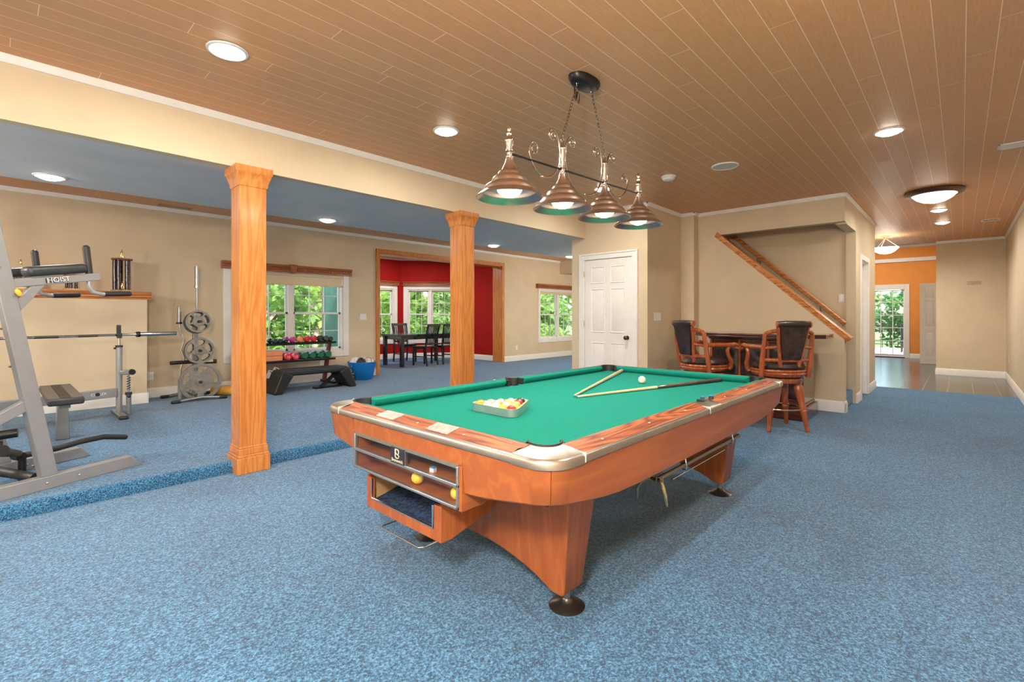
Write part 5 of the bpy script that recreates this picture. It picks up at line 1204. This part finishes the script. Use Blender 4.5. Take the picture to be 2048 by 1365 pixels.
for y0, y1 in ((1.46, 1.765), (1.81, 2.11), (2.155, 2.46)):
    MB().box(6.668, 6.69, y0 - .02, y1 + .02, .23, .94).build('panel_frame', BARW, br, .006)
    p_ = MB(); n1, n2 = 13, 25; vs = []; 
    for i in range(n2 + 1):
        for k in range(n1 + 1):
            u, v = k / n1, i / n2; tuft = .5 + .5 * math.cos(u * PI * 4) * math.cos(v * PI * 8); e_ = min(1, min(u, 1 - u) * 9, min(v, 1 - v) * 14)
            vs.append((6.667 - .018 * e_ * (.45 + .55 * tuft), y0 + (y1 - y0) * u, .25 + .67 * v))
    fs = [(i * (n1 + 1) + k, i * (n1 + 1) + k + 1, (i + 1) * (n1 + 1) + k + 1, (i + 1) * (n1 + 1) + k) for i in range(n2) for k in range(n1)]
    p_.add(vs, fs).build('leather_panel', LEATHER, br)
for y in (1.425, 1.787, 2.132, 2.495): MB().box(6.655, 6.685, y - .014, y + .014, .2, .97).build('pilaster', STOOLW, br, .006)
MB().tube([(6.60, 1.45, .19), (6.55, 1.45, .21), (6.55, 2.48, .21), (6.60, 2.48, .19)], .014, 10).build('foot_rail', M('brass rail', (.60, .45, .25), .2, 1), br)

# ------------------------------------------------------------------ bar stools (face +x in their own frame)
def bar_stool():
    t = thing('bar_stool', 'x', 'bar stool'); K_ = 1.28
    MB().lathe([(0, .60), (.255, .60), (.275, .615), (.285, .64), (.275, .655), (.285, .668), (.280, .685), (0, .69)], n=36).build('seat_ring', STOOLW, t, local=True)
    MB().lathe([(0, .685), (.262, .685), (.272, .71), (.255, .745), (.17, .765), (0, .772)], n=36).build('seat_cushion', LEATHER, t, local=True)
    MB().lathe([(0, .535), (.235, .535), (.245, .55), (.245, .585), (.16, .60), (0, .60)], n=32).build('apron_ring', STOOLW, t, local=True)
    for k in range(4):
        a = PI / 4 + k * PI / 2; r0, r1 = .19, .30; pts = []; rs = []
        for z, rr in ((.0, .017), (.03, .022), (.045, .018), (.08, .022), (.20, .028), (.225, .034), (.24, .026), (.27, .032), (.30, .028), (.44, .040), (.49, .043), (.51, .034), (.53, .044), (.57, .04)):
            q = r1 + (r0 - r1) * z / .57; pts.append((q * math.cos(a), q * math.sin(a), z)); rs.append(rr * 1.15)
        MB().tube(pts, rs, 14).build('leg', STOOLW, t, local=True)
    MB().tube([(.245 * math.cos(i * 2 * PI / 32), .245 * math.sin(i * 2 * PI / 32), .245) for i in range(32)], .012, 8, True).build('foot_ring', M('brass rail', (.60, .45, .25), .2, 1), t, local=True)
    MB().cyl((0, 0, .45), (0, 0, .54), .03).build('swivel', BLACKM, t, local=True)
    # back: leather panel flanked by stiles, leaning back
    def bk(y, z, w=0): f = (z - .70) / .50; return (-.235 - .10 * f + abs(y) ** 2 * .9 + w, y, z)
    vs = []; n1, n2 = 8, 12
    for i in range(n2 + 1):
        z = .80 + .37 * i / n2; hw = .095 + .055 * i / n2
        for k in range(n1 + 1): y = -hw + 2 * hw * k / n1; vs.append(bk(y, z, .018 * math.sin(PI * k / n1)))
    N_ = len(vs); vs += [(x - .035, y, z) for x, y, z in vs]
    fs = []
    for off in (0, N_): fs += [(off + i * (n1 + 1) + k, off + i * (n1 + 1) + k + 1, off + (i + 1) * (n1 + 1) + k + 1, off + (i + 1) * (n1 + 1) + k) for i in range(n2) for k in range(n1)]
    per = [k for k in range(n1 + 1)] + [i * (n1 + 1) + n1 for i in range(1, n2 + 1)] + [n2 * (n1 + 1) + k for k in range(n1 - 1, -1, -1)] + [i * (n1 + 1) for i in range(n2 - 1, 0, -1)]
    for i in range(len(per)): a, b = per[i], per[(i + 1) % len(per)]; fs.append((a, b, b + N_, a + N_))
    MB().add(vs, fs).build('back_leather', LEATHER, t, local=True)
    MB().tube([bk(-.165, 1.185), bk(-.08, 1.19, -.004), bk(.08, 1.19, -.004), bk(.165, 1.185)], .036, 14).build('top_roll', LEATHER, t, local=True)
    for s_ in (-1, 1):
        MB().tube([bk(s_ * .165, 1.185), bk(s_ * .18, 1.185)], .038, 14).build('roll_cap', STOOLW, t, local=True)
        MB().tube([bk(s_ * .098, .72), bk(s_ * .115, .85), bk(s_ * .14, 1.0), bk(s_ * .158, 1.18)], [q * K_ for q in (.018, .016, .016, .018)], 8).build('inner_stile', STOOLW, t, local=True)
        out = lambda z, y: (-.14 - .09 * (z - .62) / .5, s_ * y, z)
        MB().tube([out(.60, .255), out(.72, .262), out(.90, .262), out(1.06, .258), out(1.09, .245)], [q * K_ for q in (.022, .024, .020, .018, .018)], 8).build('outer_stile', STOOLW, t, local=True)
        MB().tube([out(1.085, .25), (-.255, s_ * .21, 1.105), bk(s_ * .150, 1.12)], .018 * K_, 8).build('shoulder_rail', STOOLW, t, local=True)
        MB().tube([out(.92, .262), (-.235, s_ * .20, .93), bk(s_ * .125, .94)], .013 * K_, 8).build('mid_rail', STOOLW, t, local=True)
        ar = [out(.93, .262), (-.04, s_ * .285, .93), (.10, s_ * .30, .925), (.20, s_ * .30, .935), (.245, s_ * .30, .925), (.262, s_ * .30, .90), (.245, s_ * .30, .88), (.225, s_ * .30, .89), (.232, s_ * .30, .905)]
        MB().tube(ar, [q * K_ for q in (.018, .020, .022, .020, .016, .014, .012, .010, .006)], 8).build('armrest', STOOLW, t, local=True)
        MB().tube([(.12, s_ * .298, .92), (.095, s_ * .295, .86), (.12, s_ * .288, .79), (.175, s_ * .275, .73), (.19, s_ * .255, .66), (.17, s_ * .24, .63)], [q * K_ for q in (.018, .017, .018, .022, .022, .018)], 8).build('arm_support', STOOLW, t, local=True)
    MB().tube([(-.155, -.255, .79), (-.23, -.14, .79), (-.25, 0, .79), (-.23, .14, .79), (-.155, .255, .79)], .017 * K_, 8).build('back_lower_rail', STOOLW, t, local=True)
    return t
s1 = bar_stool(); s2 = copy_tree(s1)
s1.location = (6.09, 1.53, 0); s1.rotation_euler = (0, 0, math.radians(42)); tag(s1, 'bar stool with its leather back to camera, right of pool table corner', 'bar stool', 'wood and leather bar stools')
s2.location = (6.05, 2.36, 0); s2.rotation_euler = (0, 0, math.radians(-28)); tag(s2, 'bar stool seen from the side at left end of the bar', 'bar stool', 'wood and leather bar stools')

# ------------------------------------------------------------------ outdoors
GRASS = M('lawn', (.13, .22, .05), .95, var=.5, scale=1.5)
g = MB().box(-30, 60, 8.72, 60, -.5, -.3).box(19.2, 60, -40, 8.72, -.5, -.3).build('lawn', GRASS); g['kind'] = 'structure'
pa = box(18.96, 25, -3, 5, -.25, -.03).build('patio', M('pale patio concrete', (.72, .66, .56), .9, var=.1)); pa['kind'] = 'structure'
LF = [leaf_mat('leaf fresh', (.05, .15, .02), (.42, .56, .14)), leaf_mat('leaf mid', (.03, .11, .025), (.26, .42, .10)), leaf_mat('leaf dark', (.02, .09, .03), (.14, .30, .08))]
BARK = M('tree bark', (.34, .29, .24), .9, var=.3, scale=6, bmp=.5)
def crown_mesh(seed, nl, mat, spread=(1.2, 1.2, 2.0), leaf=.12):
    rnd = random.Random(seed); mb = MB()
    cl = []
    while len(cl) < 30:
        q = [rnd.uniform(-1, 1) for _ in range(3)]
        if sum(x * x for x in q) < 1: cl.append((q[0] * spread[0], q[1] * spread[1], q[2] * spread[2], rnd.uniform(.35, .6)))
    for _ in range(nl):
        c = rnd.choice(cl); d = Vector((rnd.gauss(0, 1), rnd.gauss(0, 1), rnd.gauss(0, .8))).normalized() * c[3] * rnd.random() ** .4
        p = Vector(c[:3]) + d; a = Vector((rnd.gauss(0, 1), rnd.gauss(0, 1), rnd.gauss(0, .6))).normalized(); b = a.cross(Vector((rnd.gauss(0, 1), rnd.gauss(0, 1), rnd.gauss(0, 1)))).normalized()
        s_ = leaf * rnd.uniform(.6, 1.5); mb.add([p - a * s_, p + b * s_ * .5, p + a * s_, p - b * s_ * .5], [(0, 1, 2, 3)])
    me = bpy.data.meshes.new('crown'); me.from_pydata(mb.v, [], mb.f); me.materials.append(mat); return me
CM = [crown_mesh(1, 2300, LF[0]), crown_mesh(2, 2300, LF[1]), crown_mesh(3, 2600, LF[2]), crown_mesh(4, 2200, LF[0], (1.3, .9, .6), .10)]
def tree(x, y, h, k, label, s=1.0, lean=0):
    t = thing('garden_tree', label, 'tree', (x, y, -.32), random.random() * 6, 'trees in the garden'); t.scale = (s, s, s)
    MB().tube([(0, 0, 0), (lean * .3, .05, h * .35), (lean * .7, 0, h * .7), (lean, .1, h * 1.05)], [.17, .14, .10, .05], 8).tube([(lean * .5, .02, h * .5), (lean * .5 + .7, .4, h * .8)], [.07, .03], 6).tube([(lean * .6, .02, h * .6), (lean * .5 - .7, -.3, h * .9)], [.07, .03], 6).build('trunk', BARK, t, local=True)
    c = bpy.data.objects.new('foliage', CM[k]); C.objects.link(c); c.parent = t; c.location = (lean, 0, h * .95)
def bush(x, y, k, label, s=.45):
    t = thing('garden_bush', label, 'bush', (x, y, -.32), random.random() * 6, 'bushes in the garden')
    c = bpy.data.objects.new('foliage', CM[3]); C.objects.link(c); c.parent = t; c.location = (0, 0, .75); c.scale = (s * 1.6, s * 1.6, s * 1.6)
    MB().tube([(0, 0, 0), (.05, 0, .6)], [.05, .03], 6).build('stem', BARK, t, local=True)
TR = [(1.6, 12.6, 2.2, 0, 'leafy green tree left outside the dumbbell window', 1, 0), (4.9, 13.6, 2.3, 1, 'green tree framed by the left half of the dumbbell window', 1, .0), (7.6, 16.4, 2.5, 0, 'light green tree seen in the right half of dumbbell window', 1.15, 0),
      (5.4, 19.4, 2.6, 1, 'tree farther back behind the dumbbell window', 1.3, 0), (9.2, 22.4, 2.8, 0, 'distant bright tree far behind the bay', 1.5, 0),
      (9.3, 14.2, 1.9, 0, 'bright green tree behind the left bay window', .95, 0), (12.2, 16.2, 2.2, 1, 'green tree behind the right bay window', 1.05, 0), (13.9, 20.2, 2.6, 0, 'taller tree behind the bay trees', 1.35, 0),
      (15.2, 12.7, 1.9, 1, 'green tree close outside the window right of the bay', .95, 0), (18.9, 14.9, 2.2, 0, 'bright tree behind the window right of the bay', 1.1, 0), (18.2, 19.2, 2.6, 2, 'dark tree at the back of garden', 1.3, 0), (23.4, 18.4, 2.6, 0, 'light green tree at the far right of garden', 1.3, 0),
      (28.6, 1.7, 1.9, 2, 'dark green tree centred behind the patio door', 1.0, 0), (32.2, 4.7, 2.4, 1, 'green tree left behind the patio railing', 1.2, 0), (30.4, -2.2, 2.2, 2, 'dark tree right behind the patio railing', 1.05, 0), (36.5, 1.2, 3.2, 1, 'tall green tree far beyond the patio', 1.6, 0)]
for a in TR: tree(a[0], a[1], a[2], a[3], a[4], a[5], a[6])
for i, (x, y, lab, s_) in enumerate(((3.3, 11.3, 'low bush under the dumbbell window', .35), (3.9, 16.6, 'bush behind the right half of dumbbell window', .4), (11.9, 12.4, 'bush outside the bay windows', .4), (13.6, 10.9, 'bush outside the window right of the bay', .4), (18.6, 11.2, 'second bush by the window right of bay', .4), (27.0, 4.2, 'bush left behind the patio railing', .45), (27.2, -.6, 'bush right behind the patio railing', .45))):
    bush(x, y, 3, lab, s_)
rl = thing('patio_railing', 'dark iron railing at the far edge of the patio', 'railing', (24.6, 1.4, -.03))
MB().box(24.58, 24.62, -1.5, 4.5, .86, .90).box(24.58, 24.62, -1.5, 4.5, .12, .15).box(24.58, 24.62, -1.5, 4.5, .62, .64).build('rail', BLACKM, rl)
for i in range(24):
    y = -1.4 + i * .25; MB().cyl((24.6, y, -.03), (24.6, y, .88), .014, 6).build('baluster', BLACKM, rl)
pc = thing('patio_chair', 'dark covered patio chair at the right behind glass door', 'chair', (22.3, 1.45, -.03))
MB().box(22.1, 22.6, 1.15, 1.62, .30, .42).build('seat', BLACKM, pc, .02); MB().box(22.5, 22.58, 1.15, 1.62, .40, 1.0).build('backrest', BLACKM, pc, .05)
for dx in (.03, .45):
    for dy in (.03, .42): MB().cyl((22.1 + dx, 1.15 + dy, -.03), (22.1 + dx, 1.15 + dy, .31), .02).build('leg', BLACKM, pc)
